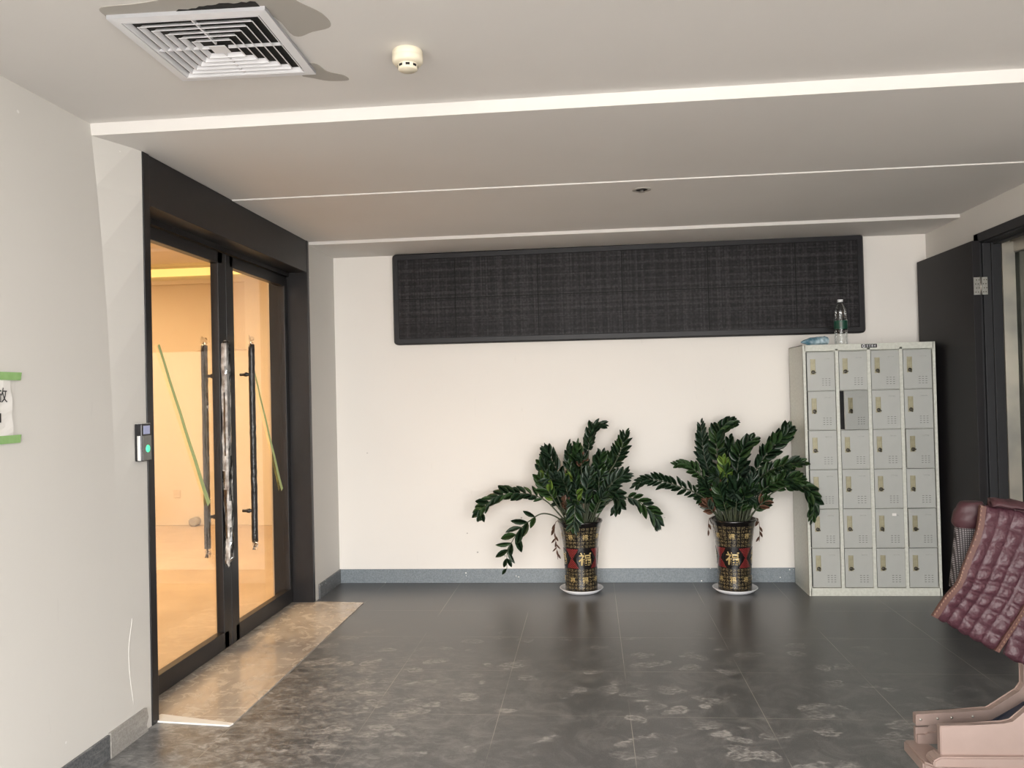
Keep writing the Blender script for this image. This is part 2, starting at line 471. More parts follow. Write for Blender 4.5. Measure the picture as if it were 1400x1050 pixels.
def prism(bm, poly, a0, a1, axis='y', mi=0):
    """extrude a 2-D polygon; axis y: poly=(x,z); axis x: poly=(y,z); axis z: poly=(x,y)"""
    def p3(q, t):
        return {'y': (q[0], t, q[1]), 'x': (t, q[0], q[1]), 'z': (q[0], q[1], t)}[axis]
    A = [bm.verts.new(p3(q, a0)) for q in poly]
    B = [bm.verts.new(p3(q, a1)) for q in poly]
    fs = [bm.faces.new(A), bm.faces.new(B[::-1])]
    n = len(poly)
    for i in range(n):
        fs.append(bm.faces.new((A[i], B[i], B[(i + 1) % n], A[(i + 1) % n])))
    for f in fs:
        f.material_index = mi
    return fs


def lathe(bm, prof, cx=0.0, cy=0.0, seg=32, mi=0, smooth=True, cap=True):
    rings = []
    for r, z in prof:
        rings.append([bm.verts.new((cx + r * math.cos(2 * PI * k / seg), cy + r * math.sin(2 * PI * k / seg), z)) for k in range(seg)])
    for a, b in zip(rings, rings[1:]):
        for k in range(seg):
            f = bm.faces.new((a[k], a[(k + 1) % seg], b[(k + 1) % seg], b[k]))
            f.smooth = smooth
            f.material_index = mi
    if cap:
        for rg in (rings[0], rings[-1]):
            f = bm.faces.new(rg)
            f.material_index = mi


def tube(bm, pts, rad, seg=8, mi=0, smooth=True):
    pts = [Vector(p) for p in pts]
    rs = rad if isinstance(rad, (list, tuple)) else [rad] * len(pts)
    rings = []
    ref = None
    for i, p in enumerate(pts):
        t = (pts[min(i + 1, len(pts) - 1)] - pts[max(i - 1, 0)]).normalized()
        if ref is None:
            ref = Vector((0, 0, 1)) if abs(t.z) < 0.8 else Vector((1, 0, 0))
        a = t.cross(ref).normalized()
        b = t.cross(a).normalized()
        ref = -b if False else ref
        rings.append([bm.verts.new(p + rs[i] * (a * math.cos(2 * PI * k / seg) + b * math.sin(2 * PI * k / seg))) for k in range(seg)])
    for a, b in zip(rings, rings[1:]):
        for k in range(seg):
            f = bm.faces.new((a[k], a[(k + 1) % seg], b[(k + 1) % seg], b[k]))
            f.smooth = smooth
            f.material_index = mi
    for rg in (rings[0], rings[-1]):
        f = bm.faces.new(rg)
        f.material_index = mi


def bez(pts, n=16):
    """Catmull-Rom through the points"""
    P = [Vector(p) for p in pts]
    P = [P[0] * 2 - P[1]] + P + [P[-1] * 2 - P[-2]]
    out = []
    for i in range(1, len(P) - 2):
        for k in range(n):
            t = k / n
            a, b, c, d = P[i - 1], P[i], P[i + 1], P[i + 2]
            out.append(0.5 * ((2 * b) + (c - a) * t + (2 * a - 5 * b + 4 * c - d) * t * t + (3 * b - a - 3 * c + d) * t ** 3))
    out.append(P[-2])
    return out


def obj(name, bm, ms, parent=None, loc=None, rotz=None, fixn=True):
    if fixn:
        bmesh.ops.recalc_face_normals(bm, faces=bm.faces)
    me = bpy.data.meshes.new(name)
    bm.to_mesh(me)
    bm.free()
    for m in (ms if isinstance(ms, (list, tuple)) else [ms]):
        me.materials.append(M[m])
    o = bpy.data.objects.new(name, me)
    C.objects.link(o)
    if parent:
        o.parent = parent
    if loc:
        o.location = loc
    if rotz is not None:
        o.rotation_euler = (0, 0, rotz)
    return o


def tag(o, label, cat, group=None):
    o['label'] = label
    o['category'] = cat
    if group:
        o['group'] = group
    return o


def thing(name, label, cat, loc=(0, 0, 0), rot=(0, 0, 0), group=None):
    o = bpy.data.objects.new(name, None)
    o.empty_display_size = 0.1
    C.objects.link(o)
    o.location = loc
    o.rotation_euler = rot
    return tag(o, label, cat, group)


def struct(o, label=None, cat=None):
    o['kind'] = 'structure'
    if label:
        o['label'] = label
    if cat:
        o['category'] = cat
    return o


def text_mesh(s, size):
    """flat glyph mesh centred on the origin in the XY plane: list of verts, faces"""
    cu = bpy.data.curves.new('glyph', 'FONT')
    cu.body = s
    cu.size = size
    cu.offset = 0.012 if s == '福' else 0.0
    cu.align_x = 'CENTER'
    cu.align_y = 'CENTER'
    to = bpy.data.objects.new('glyph', cu)
    C.objects.link(to)
    dg = bpy.context.evaluated_depsgraph_get()
    dg.update()
    me = bpy.data.meshes.new_from_object(to.evaluated_get(dg))
    vs = [v.co.copy() for v in me.vertices]
    fs = [tuple(p.vertices) for p in me.polygons]
    bpy.data.objects.remove(to)
    bpy.data.curves.remove(cu)
    bpy.data.meshes.remove(me)
    if vs:
        cx = (min(v.x for v in vs) + max(v.x for v in vs)) / 2
        cy = (min(v.y for v in vs) + max(v.y for v in vs)) / 2
        vs = [Vector((v.x - cx, v.y - cy, 0)) for v in vs]
    return vs, fs


# ------------------------------------------------------------------ room measures
XL, XR, YB = -2.0, 2.4986, 6.267
H1, H2, H2B, H3 = 2.649, 2.597, 2.590, 2.567
Y1, YM, Y2 = 3.263, 4.435, 5.70
DY0, DY1 = 3.50, 5.68      # door opening in the left wall
T_ = 0.28                  # left wall thickness

# floor
bm = BM()
box(bm, XL - T_, XR + 1.4, YF, YB + 0.1, -0.08, 0.0)
struct(obj('floor', bm, 'floor'))
bm = BM()
box(bm, -14, 14, -22, YF, -0.14, -0.02)
struct(obj('ground', bm, 'ground'))

# stone sill in front of the glass door (slightly proud of the tiles)
bm = BM()
prism(bm, [(-2.24, DY0 + 0.09), (-2.02, DY0 + 0.12), (-1.632, DY0 + 0.03), (-1.632, 5.64), (-2.24, 5.70)], 0.0, 0.006, 'z')
struct(obj('trim_1', bm, 'stone'))
bm = BM()
prism(bm, [(-2.05, DY0 + 0.045), (-1.64, DY0 + 0.005), (-1.632, DY0 + 0.03), (-2.02, DY0 + 0.12)], 0.0, 0.007, 'z')
struct(obj('trim_2', bm, 'paper'))

# ceiling, in its steps
bm = BM()
box(bm, XL - 0.3, XR + 0.3, YF, Y1, H1, H1 + 0.35)
box(bm, XL - 0.3, XR + 0.3, Y1, YM, H2, H1 + 0.35)
box(bm, XL - 0.3, XR + 0.3, YM, Y2, H2B, H1 + 0.35)
box(bm, XL - 0.3, XR + 0.3, Y2, YB + 0.1, H3, H1 + 0.35)
ceil = struct(obj('ceiling', bm, 'ceil'))
# bare plaster patches round the vent
bm = BM()
prism(bm, [(p.x, p.y) for p in bez([(-1.46, 2.37, 0), (-1.44, 2.31, 0), (-1.30, 2.30, 0), (-1.16, 2.26, 0), (-1.0, 2.12, 0), (-0.86, 2.18, 0),
                                           (-0.855, 2.33, 0), (-0.80, 2.44, 0), (-0.80, 2.53, 0), (-0.87, 2.56, 0), (-0.94, 2.58, 0), (-0.97, 2.42, 0), (-1.2, 2.40, 0)], 5)], H1 - 0.0015, H1 + 0.002, 'z')
prism(bm, [(p.x, p.y) for p in bez([(-1.02, 2.83, 0), (-0.95, 2.80, 0), (-0.925, 2.88, 0), (-0.88, 2.92, 0), (-0.875, 2.97, 0), (-0.95, 2.965, 0), (-1.0, 2.93, 0), (-1.03, 2.91, 0)], 5)], H1 - 0.0015, H1 + 0.002, 'z')
pt = obj('bare_patch', bm, 'bare', ceil)
pt['label'] = 'bare grey plaster patches round the vent'
bm = BM()
random.seed(5)
e1 = [(-1.30 + 0.33 * k / 24, 2.368 - 0.030 * min(1, k / 16) + random.uniform(-0.005, 0.005)) for k in range(25)]
prism(bm, e1 + [(-0.965, 2.41), (-1.30, 2.41)], H1 - 0.003, H1 + 0.001, 'z')
pt = obj('dark_cutout', bm, 'gap', ceil)
pt['label'] = 'ragged dark cut-out beside the vent'

# back wall
bm = BM()
box(bm, XL - 0.3, XR + 0.3, YB, YB + 0.12, 0, H1)
struct(obj('wall_back', bm, 'wall'))
bm = BM()
box(bm, XL, XR, YB - 0.012, YB, 0, 0.108, bev=0.002)
struct(obj('baseboard_back', bm, 'base_b'))

# left wall: the stretch nearest the camera leans out a little at the top
bm = BM()
lean = 0.092


def wx(z):      # wall face: leans outwards a little towards the ceiling
    return XL - lean * (z / H1) ** 3


zs_ = [H1 * k / 10 for k in range(11)]
va = [bm.verts.new((wx(z), YF, z)) for z in zs_]
vb = [bm.verts.new((wx(z), Y1, z)) for z in zs_]
ve = [bm.verts.new((XL, DY0, z)) for z in zs_]
vc = [bm.verts.new((XL - T_, YF, z)) for z in (0, H1)]
vd = [bm.verts.new((XL - T_, DY0, z)) for z in (0, H1)]
for k in range(10):
    bm.faces.new((va[k], vb[k], vb[k + 1], va[k + 1])).smooth = True
    bm.faces.new([bm.verts.new(q.co) for q in (vb[k], ve[k], ve[k + 1], vb[k + 1])])
bm.faces.new((vc[0], vd[0], vd[1], vc[1]))
for L_ in (va + [vc[1], vc[0]], ve + [vd[1], vd[0]]):
    bm.faces.new([bm.verts.new(q.co) for q in L_])
box(bm, XL - T_, XL, DY1, YB, 0, H2 + 0.01)
# scraped plaster ridge next to the door
tube(bm, bez([(XL, 3.36, 0.52), (XL, 3.33, 0.40), (XL, 3.335, 0.28), (XL, 3.36, 0.15)], 6), 0.0018, 5)
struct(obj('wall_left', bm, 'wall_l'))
bm = BM()
box(bm, XL, XL + 0.012, YF, 3.165, 0, 0.10, bev=0.002)
box(bm, XL, XL + 0.012, 5.76, YB - 0.012, 0, 0.108, bev=0.002)
bb = struct(obj('baseboard_left', bm, 'base_l'))
bm = BM()
prism(bm, [(3.17, 0), (3.45, 0), (3.435, 0.03), (3.452, 0.06), (3.44, 0.104), (3.17, 0.104)], XL, XL + 0.014, 'x')
q = obj('worn_stone_piece', bm, 'base_s', bb)
q['label'] = 'lighter chipped stone piece beside the door jamb'

# right wall with the doorway
OY0, OY1 = 3.9, 5.40
bm = BM()
box(bm, XR, XR + 0.12, YF, OY0, 0, H1)
box(bm, XR, XR + 0.12, OY1, YB, 0, H1)
box(bm, XR, XR + 0.12, OY0, OY1, 2.39, H1)
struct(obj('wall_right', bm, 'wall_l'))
bm = BM()
box(bm, XR - 0.012, XR, 5.47, YB - 0.012, 0, 0.105, bev=0.002)
struct(obj('baseboard_right', bm, 'base_b'))

# ------------------------------------------------------------------ door_2: charcoal door standing open against the right wall
d2 = struct(thing('door_2', 'charcoal flush door standing wide open against the right wall beside the lockers', 'door', (XR, OY1, 0)))
bm = BM()   # casing and frame, in local coordinates (origin at jamb)
box(bm, -0.028, 0.0, -0.0, 0.060, 0, 2.403, bev=0.003)          # casing
box(bm, -0.028, 0.0, OY0 - OY1 - 0.06, 0.060, 2.345, 2.403, bev=0.003)
box(bm, -0.012, 0.095, -0.022, 0.001, 0, 2.36, bev=0.002)        # jamb liner
box(bm, 0.035, 0.092, -0.036, -0.020, 0, 2.35, bev=0.002)        # stop
box(bm, -0.012, 0.095, OY0 - OY1, 0.0, 2.335, 2.39, bev=0.002)
box(bm, 0.045, 0.092, OY0 - OY1, -0.02, 2.325, 2.34, bev=0.002)
box(bm, -0.012, 0.13, OY0 - OY1, OY0 - OY1 + 0.022, 0, 2.36, bev=0.002)
obj('door_frame', bm, 'darkframe', d2)
bm = BM()
box(bm, -0.0, 0.044, 0.0, 0.85, 0.012, 2.352, bev=0.002)
leaf = obj('door_leaf', bm, 'darkdoor', d2, (-0.078, -0.028, 0), 0.008)
bm = BM()
for s in (-1, 1):
    x0, x1 = (0.003, 0.040) if s < 0 else (0.050, 0.086)
    box(bm, x0, x1, -0.004, 0.0, -0.055, 0.055)
tube(bm, [(0.0455, -0.004, -0.057), (0.0455, -0.004, 0.057)], 0.0055, 10)
for s in (0.014, 0.029, 0.060, 0.075):
    for k, zz in enumerate((-0.038, -0.013, 0.013, 0.038)):
        box(bm, s - 0.003 + (0.005 if k % 2 else 0), s + 0.003 + (0.005 if k % 2 else 0), -0.0052, -0.003, zz - 0.003, zz + 0.003, mi=1)
obj('hinge', bm, ['chrome', 'lockcyl'], leaf, (0, 0, 2.065))

# lift lobby beyond the doorway
bm = BM()
box(bm, XR + 0.096, XR + 0.172, OY1 - 0.040, OY1 - 0.001, 0, 2.334)
box(bm, XR + 0.121, XR + 0.172, OY1 - 0.001, OY1 + 0.1, 0, 2.44)
box(bm, XR + 0.165, XR + 0.22, OY0, OY1 + 0.1, 2.27, 2.36)
struct(obj('trim_3', bm, 'steel'), 'brushed steel surround of the lift beyond the doorway', 'trim')
bm = BM()
box(bm, XR + 0.185, XR + 0.215, OY0 - 0.8, OY1 + 0.1, 0, 2.28)
box(bm, XR + 0.182, XR + 0.187, 4.92, 4.925, 0, 2.28)
struct(obj('door_3', bm, 'elev'), 'dark lift door beyond the doorway on the right', 'door')
bm = BM()
box(bm, XR + 0.25, XR + 0.33, OY0 - 0.8, OY1 + 0.3, 2.28, 2.8)
box(bm, XR + 0.12, XR + 0.33, OY0 - 0.8, OY1 + 0.3, 2.44, 2.5)
box(bm, XR + 0.12, XR + 1.3, OY0 - 0.9, OY0 - 0.8, 0, 2.8)
struct(obj('wall_lobby', bm, 'wall_l'))

# ------------------------------------------------------------------ door_1: glazed double door in a black frame
XD = -2.17
YM1 = 4.655                 # meeting line of the leaves
d1 = struct(thing('door_1', 'black framed glass double door with long pull handles in the left wall', 'door', (XD, YM1, 0)))
bm = BM()
HB = 2.362
jw = 0.055


def L1(y):
    return y - YM1


xi, xo = XL - XD + 0.006, XL - T_ - XD - 0.004   # room face, office face
box(bm, xo, xi, L1(DY0), L1(DY0) + jw, 0, H2 - 0.001, bev=0.003)
box(bm, xo, xi, L1(DY1) - 0.035, L1(DY1), 0, H2 - 0.001, bev=0.003)
box(bm, -0.03, xi - 0.004, L1(DY0) + jw, L1(DY1) - 0.035, HB, H2 - 0.002, bev=0.003)   # boxed head panel
box(bm, -0.04, 0.04, L1(DY0) + jw, L1(DY1) - 0.035, 2.335, HB)                       # head rail
obj('door_frame', bm, 'frame', d1)
sides = []
for nm, ya, yb, s in (('left', DY0 + jw + 0.004, YM1 - 0.002, -1), ('right', YM1 + 0.002, DY1 - 0.039, 1)):
    a, b = L1(ya), L1(yb)
    st = 0.105
    bm = BM()
    t = 0.024
    box(bm, -t, t, a, a + st * (1 if s < 0 else 0.95), 0.012, 2.33, bev=0.003)
    box(bm, -t, t, b - st * (0.95 if s < 0 else 0.5), b, 0.012, 2.33, bev=0.003)
    box(bm, -t, t, a + 0.05, b - 0.04, 0.012, 0.11, bev=0.003)
    box(bm, -t, t, a + 0.05, b - 0.04, 2.262, 2.33, bev=0.003)
    lf = obj('door_leaf', bm, 'frame', d1)
    bm = BM()
    box(bm, -0.004, 0.004, a + st - 0.01, b - 0.05, 0.10, 2.27)
    obj('glass_pane', bm, 'glass', lf)
    sides.append(lf)


def pull(parent, x, y, z0, z1, leaf_x, film=False, zs=None):
    bm = BM()
    n = 40
    pts = [(x + (random.uniform(-0.0012, 0.0012)), y + random.uniform(-0.0012, 0.0012), z0 + (z1 - z0) * k / n) for k in range(n + 1)]
    tube(bm, pts, 0.0195, 14)
    zs = zs or (z0 + 0.19, z1 - 0.185)
    for z in zs:
        tube(bm, [(x, y, z), (x + (leaf_x - x) * 0.35, y, z), (x + (leaf_x - x) * 0.4, y, z), (x + (leaf_x - x) * 0.6, y, z), (x + (leaf_x - x) * 0.65, y, z), (leaf_x, y, z)],
             [0.010, 0.010, 0.014, 0.014, 0.010, 0.010], 10)
    h = obj('pull_handle', bm, 'hblack', parent)
    return h


random.seed(3)
# office side of the left leaf, room side of the left leaf, room side of the right leaf
hA = pull(sides[0], -0.125, L1(4.667), 0.575, 1.79, -0.02)
hC = pull(sides[1], 0.095, L1(4.838), 0.585, 1.80, 0.02)
hB = pull(sides[0], 0.052, L1(4.578), 0.53, 1.805, 0.02)
random.seed(8)
bm = BM()   # bunched film round the wrapped handle
n, sg = 60, 12
rings = []
for k in range(n + 1):
    z = 0.50 + 1.31 * k / n
    rr = []
    for j in range(sg):
        a = 2 * PI * j / sg
        r = 0.0235 + 0.0055 * mnoise.noise(Vector((math.cos(a) * 1.6, math.sin(a) * 1.6, z * 14))) + (0.006 if math.cos(a + 0.6) < -0.4 else 0)
        if k in (0, n):
            r *= 0.35
        rr.append(bm.verts.new((0.052 + r * math.cos(a), L1(4.578) + r * math.sin(a), z + 0.02 * math.cos(a) * (k in (0, 1)))))
    rings.append(rr)
for a, b in zip(rings, rings[1:]):
    for j in range(sg):
        ang = 2 * PI * j / sg
        f = bm.faces.new((a[j], a[(j + 1) % sg], b[(j + 1) % sg], b[j]))
        q = mnoise.noise(Vector((j * 0.9, 0, a[0].co.z * 3.2)))
        f.material_index = 1 if (q > 0.27 or (j in (8, 9) and q > -0.12)) else 0
film = obj('plastic_film', bm, ['wrap', 'hwhite'], sides[0])
film['label'] = 'crinkled clear film wrapped round the middle handle'
# loose film tails at the handle ends
for par, x, y, z in ((sides[0], -0.125, L1(4.667), 1.80), (sides[1], 0.095, L1(4.838), 1.81), (sides[0], -0.125, L1(4.667), 0.56), (sides[1], 0.095, L1(4.838), 0.575)):
    bm = BM()
    sgn = 1 if z > 1 else -1
    N = 7
    g = [[bm.verts.new((x + 0.02 * mnoise.noise(Vector((i * 1.1, j * 1.3, z + y))), y + (i / N - 0.5) * 0.07 * (0.5 + j / N) + 0.015 * mnoise.noise(Vector((i, j * 0.7, y))),
                        z + sgn * (j / N * 0.07 - 0.03) + 0.018 * mnoise.noise(Vector((i * 0.8, j, 3 + y))))) for i in range(N + 1)] for j in range(N + 1)]
    for j in range(N):
        for i in range(N):
            if (i - 3) ** 2 + (j - 3) ** 2 < 16:
                bm.faces.new((g[j][i], g[j][i + 1], g[j + 1][i + 1], g[j + 1][i]))
    obj('film_tail', bm, 'wrap', par, fixn=False)

# green tape strips on the glass
def strip(name, pa, pb, wdt, label):
    bm = BM()
    a, b = Vector(pa), Vector(pb)
    d = (b - a)
    n_ = Vector((0, -d.z, d.y)).normalized() * wdt / 2
    K = 10
    L = []
    for k in range(K + 1):
        c = a + d * k / K + Vector((0.0012 * math.sin(k * 2.0), 0, 0))
        wv = n_ * (0.55 + 0.45 * k / K)
        L.append([bm.verts.new(c + wv), bm.verts.new(c - wv), bm.verts.new(c - wv + Vector((0.0012, 0, 0))), bm.verts.new(c + wv + Vector((0.0012, 0, 0)))])
    for p, q in zip(L, L[1:]):
        for i in range(4):
            bm.faces.new((p[i], p[(i + 1) % 4], q[(i + 1) % 4], q[i]))
    bm.faces.new(L[0]); bm.faces.new(L[-1][::-1])
    o = obj(name, bm, 'green')
    return tag(o, label, 'tape', 'green tape strips on the glass doors')


strip('tape_strip', (XD + 0.0045, 3.915, 1.745), (XD + 0.0045, 4.425, 0.872), 0.036, 'long green tape strip slanting across the near glass leaf, ending at the first handle')
strip('tape_strip', (XD + 0.0045, 5.09, 1.635), (XD + 0.0045, 5.52, 0.825), 0.032, 'thinner green tape strip slanting across the far glass leaf, right of the handles')

# ------------------------------------------------------------------ office beyond the glass door
OX = -9.0
bm = BM()
box(bm, OX, XL - T_, 1.5, 9.3, -0.08, -0.002)
struct(obj('floor_office', bm, 'office_fl'))
bm = BM()
box(bm, OX, XL - T_ + 3.0 - 3.0, 1.5, 9.3, 3.08, 3.2)
struct(obj('ceiling_office', bm, 'office_up'))
bm = BM()
box(bm, OX, XL - T_, 9.22, 9.35, 0, 2.06, mi=0)
box(bm, OX, XL - T_, 9.225, 9.35, 2.06, 2.86, mi=1)
box(bm, OX, XL - T_, 9.24, 9.40, 2.86, 3.1, mi=0)
box(bm, OX, XL - T_, 9.16, 9.24, 2.85, 2.90, mi=0, bev=0.006)
box(bm, -4.0, -3.2, 9.16, 9.23, 0, 2.86, mi=0)
box(bm, -4.62, -3.2, 9.20, 9.23, 2.06, 2.86, mi=1)
box(bm, OX - 0.1, OX, 1.5, 9.3, 0, 3.2)
box(bm, OX, XL - T_, 1.4, 1.5, 0, 3.2)
box(bm, XL - T_ - 0.03, XL - T_ - 0.001, 1.5, DY0 - 0.01, 0, 3.2, mi=0)
box(bm, XL - T_ - 0.03, XL - T_ - 0.001, DY1 + 0.01, 9.3, 0, 3.2, mi=0)
box(bm, XL - T_ - 0.03, XL - T_ - 0.001, DY0 - 0.01, DY1 + 0.01, H2, 3.2, mi=0)
box(bm, XL - T_, XL - T_ + 0.1, YB + 0.12, 9.3, 0, 3.2, mi=0)
struct(obj('wall_office', bm, ['office', 'office_up']))
bm = BM()
box(bm, OX + 0.2, XL - T_ - 0.1, 9.215, 9.238, 2.955, 3.045)
struct(obj('trim_4', bm, 'cove'), 'glowing cove light strip at the top of the office wall', 'trim')
o = BM()
box(o, -0.045, 0.045, -0.008, 0, -0.045, 0.045, bev=0.003)
box(o, -0.025, 0.025, -0.011, -0.007, -0.012, 0.012)
tag(obj('wall_socket', o, 'office_up', None, (-4.9, 9.22, 0.37)), 'small square wall socket low on the orange-lit wall behind the glass', 'socket')
o = BM()
lathe(o, [(0.030, -0.10), (0.052, -0.10), (0.052, 0.0), (0.030, 0.0)], seg=24)
lathe(o, [(0.031, -0.005), (0.0, -0.012)], seg=24, cap=False)
pp = obj('pipe_stub', o, 'bare', None, (-4.66, 9.115, 0.05))
pp.rotation_euler = (PI / 2, 0, 0)
tag(pp, 'short round grey pipe end at the foot of the wall behind the glass', 'pipe')

# ------------------------------------------------------------------ LED display
led = thing('led_display', 'long black LED sign panel hung high on the back wall above the plants', 'display', (0.262, YB - 0.002, 2.213), (0, math.radians(-0.1), 0))
LW, LH, LD = 3.545, 0.722, 0.066


def rr(wd, ht, r, n=6):
    pts = []
    for cx, cz, a0 in ((wd / 2 - r, ht / 2 - r, 0), (-wd / 2 + r, ht / 2 - r, PI / 2), (-wd / 2 + r, -ht / 2 + r, PI), (wd / 2 - r, -ht / 2 + r, 1.5 * PI)):
        for k in range(n + 1):
            a = a0 + PI / 2 * k / n
            pts.append((cx + r * math.cos(a), cz + r * math.sin(a)))
    return pts


def ledshear(o):
    for v_ in o.data.vertices:     # the panel's lower edge drops a little to the right
        if v_.co.z < 0:
            v_.co.z += -0.010 * (v_.co.x / 1.77)
        else:
            v_.co.z += 0.004 * (v_.co.x / 1.77) - 0.002


bm = BM()
loops = []
for wd, ht, y, r in ((LW, LH, 0.0, 0.03), (LW, LH, -LD * 0.8, 0.03), (LW - 0.02, LH - 0.02, -LD, 0.025), (LW - 0.09, LH - 0.09, -LD, 0.008), (LW - 0.10, LH - 0.10, -LD + 0.012, 0.006)):
    loops.append([bm.verts.new((x, y, z)) for x, z in rr(wd, ht, r)])
for a, b in zip(loops, loops[1:]):
    for i in range(len(a)):
        bm.faces.new((a[i], a[(i + 1) % len(a)], b[(i + 1) % len(a)], b[i]))
bm.faces.new(loops[0])
ledshear(obj('display_frame', bm, 'bezel', led))
bm = BM()
box(bm, -LW / 2 + 0.045, LW / 2 - 0.045, -LD + 0.006, -LD + 0.02, -LH / 2 + 0.045, LH / 2 - 0.045)
ledshear(obj('led_screen', bm, 'led', led))

# ------------------------------------------------------------------ lockers
LX0, LYF, LHT, LWD, LDP = 1.485, 5.843, 1.748, 0.887, 0.395
lk = thing('locker_cabinet', 'pale grey steel locker cabinet with twenty-four small doors against the back wall', 'locker', (LX0, LYF, 0))
bm = BM()
tk = 0.002
box(bm, 0, 0.019, 0, 0.02, 0, LHT, bev=0.002)
box(bm, LWD - 0.019, LWD, 0, 0.02, 0, LHT, bev=0.002)
PX, PZ, Z0 = 0.2145, 0.2735, 0.060
for i in range(1, 4):
    x = 0.019 + i * PX - 0.004
    box(bm, x - 0.0115, x + 0.0115, 0, 0.02, 0.05, LHT - 0.03, bev=0.002)
box(bm, 0.01, LWD - 0.01, 0.0, 0.02, 0, 0.055, bev=0.002)
box(bm, 0.01, LWD - 0.01, 0.0, 0.02, LHT - 0.045, LHT, bev=0.002)
box(bm, 0, tk * 2, 0.01, LDP, 0, LHT)
box(bm, LWD - tk * 2, LWD, 0.01, LDP, 0, LHT)
box(bm, 0, LWD, 0.01, LDP, LHT - 0.004, LHT)
box(bm, 0, LWD, 0.01, LDP, 0.03, 0.034)
box(bm, 0, LWD, LDP - 0.004, LDP, 0, LHT)
for r in range(7):
    box(bm, 0.01, LWD - 0.01, 0.016, LDP - 0.01, Z0 + r * PZ - 0.0035, Z0 + r * PZ - 0.0005)
for i in range(1, 4):
    x = 0.019 + i * PX - 0.004
    box(bm, x - 0.002, x + 0.002, 0.016, LDP - 0.01, 0.05, LHT - 0.04)
obj('locker_body', bm, 'lock_body', lk)
bm = BM()
box(bm, 0.006, LWD - 0.006, 0.030, 0.033, 0.056, LHT - 0.046)
# black sheet behind all the doors stands for the shade inside
me_in = obj('locker_shade_sheet', bm, 'lock_shade', lk)

DW, DH = PX - 0.0275, PZ - 0.0065


def door_mesh():
    bm = BM()
    box(bm, -DW, 0, 0, 0.016, 0, DH, bev=0.002)
    for i in range(3):
        for j in range(4):
            box(bm, -0.088 + i * 0.022, -0.076 + i * 0.022, -0.0022, 0.001, 0.030 + j * 0.015, 0.034 + j * 0.015)
            box(bm, -0.088 + i * 0.022, -0.076 + i * 0.022, -0.0012, 0.001, 0.034 + j * 0.015, 0.038 + j * 0.015, mi=1)  # darker grey strip paints the shade on each embossed vent
    # number plate embossing
    tube(bm, [(-0.075, -0.0005, DH - 0.045), (-0.055, -0.0005, DH - 0.043), (-0.035, -0.0005, DH - 0.046)], 0.0014, 5)
    return bm


def handle_mesh():
    bm = BM()
    # shallow tray: rim + recessed back
    box(bm, 0, 0.004, -0.004, 0.002, 0, 0.108)
    box(bm, 0.030, 0.034, -0.004, 0.002, 0, 0.108)
    box(bm, 0.004, 0.030, -0.004, 0.002, 0.104, 0.108)
    box(bm, 0.004, 0.030, -0.004, 0.002, 0.0, 0.034)
    box(bm, 0.004, 0.030, -0.0005, 0.002, 0.034, 0.104)
    box(bm, 0.006, 0.028, -0.0035, -0.0005, 0.078, 0.104)
    return bm


def lock_mesh():
    bm = BM()
    lathe(bm, [(0.0135, 0), (0.0135, 0.006), (0.009, 0.008), (0.0, 0.008)], seg=14, cap=False)
    box(bm, -0.0015, 0.017, -0.004, 0.004, 0.008, 0.014)
    return bm


protos = None
random.seed(11)
for c in range(4):
    for r in range(6):
        x = 0.019 + c * PX + 0.0115 + DW - (0.003 if c == 0 else 0)
        z = Z0 + (5 - r) * PZ + 0.001
        ang = random.uniform(-0.006, 0.012)
        if (r, c) == (1, 1):
            ang = 0.38
        if (r, c) == (1, 0):
            ang = 0.03
        if (r, c) in ((4, 3), (2, 3)):
            ang = 0.09
        if protos is None:
            d = obj('locker_door', door_mesh(), ['lock_door', 'greypl_ventshade'], lk)
            h = obj('door_handle', handle_mesh(), 'brass', d, (-DW + 0.022, -0.001, 0.112))
            k = obj('lock', lock_mesh(), 'lockcyl', h, (0.017, -0.004, 0.017))
            k.parent = d
            k.location = (-DW + 0.039, -0.005, 0.129)
            k.rotation_euler = (PI / 2, 0.3, 0)
            protos = (d, h, k)
        else:
            d = protos[0].copy(); C.objects.link(d); d.parent = lk
            h = protos[1].copy(); C.objects.link(h); h.parent = d
            k = protos[2].copy(); C.objects.link(k); k.parent = d
            k.rotation_euler = (PI / 2, random.choice((0.0, 0.4, 1.2, 1.6)), 0)
        d.location = (x, 0.003, z)
        d.rotation_euler = (0, 0, ang)
        if (r, c) == (1, 1):
            d['label'] = 'locker door left ajar'
# black sheet just behind the ajar door stands for the cell's shade
bm = BM()
cx0 = 0.019 + PX + 0.0075
box(bm, cx0, cx0 + DW, 0.024, 0.029, Z0 + 4 * PZ, Z0 + 5 * PZ)
q = obj('cell_shade_sheet', bm, 'lock_shade', lk)
# name plate
bm = BM()
box(bm, -0.0525, 0.0525, -0.003, 0, -0.0125, 0.0125, mi=0)
lathe(bm, [(0.0075, 0.0032), (0.0100, 0.0040), (0.0125, 0.0032)], seg=20, mi=1, cap=False)
for v_ in bm.verts:
    pass
np_ = obj('name_plate', bm, ['ink', 'white'], lk, (0.4475, -0.001, LHT - 0.018))
me = np_.data
for v_ in me.vertices:
    if v_.co.z > 0 and abs(v_.co.y) < 0.013 and v_.index >= 8:
        pass
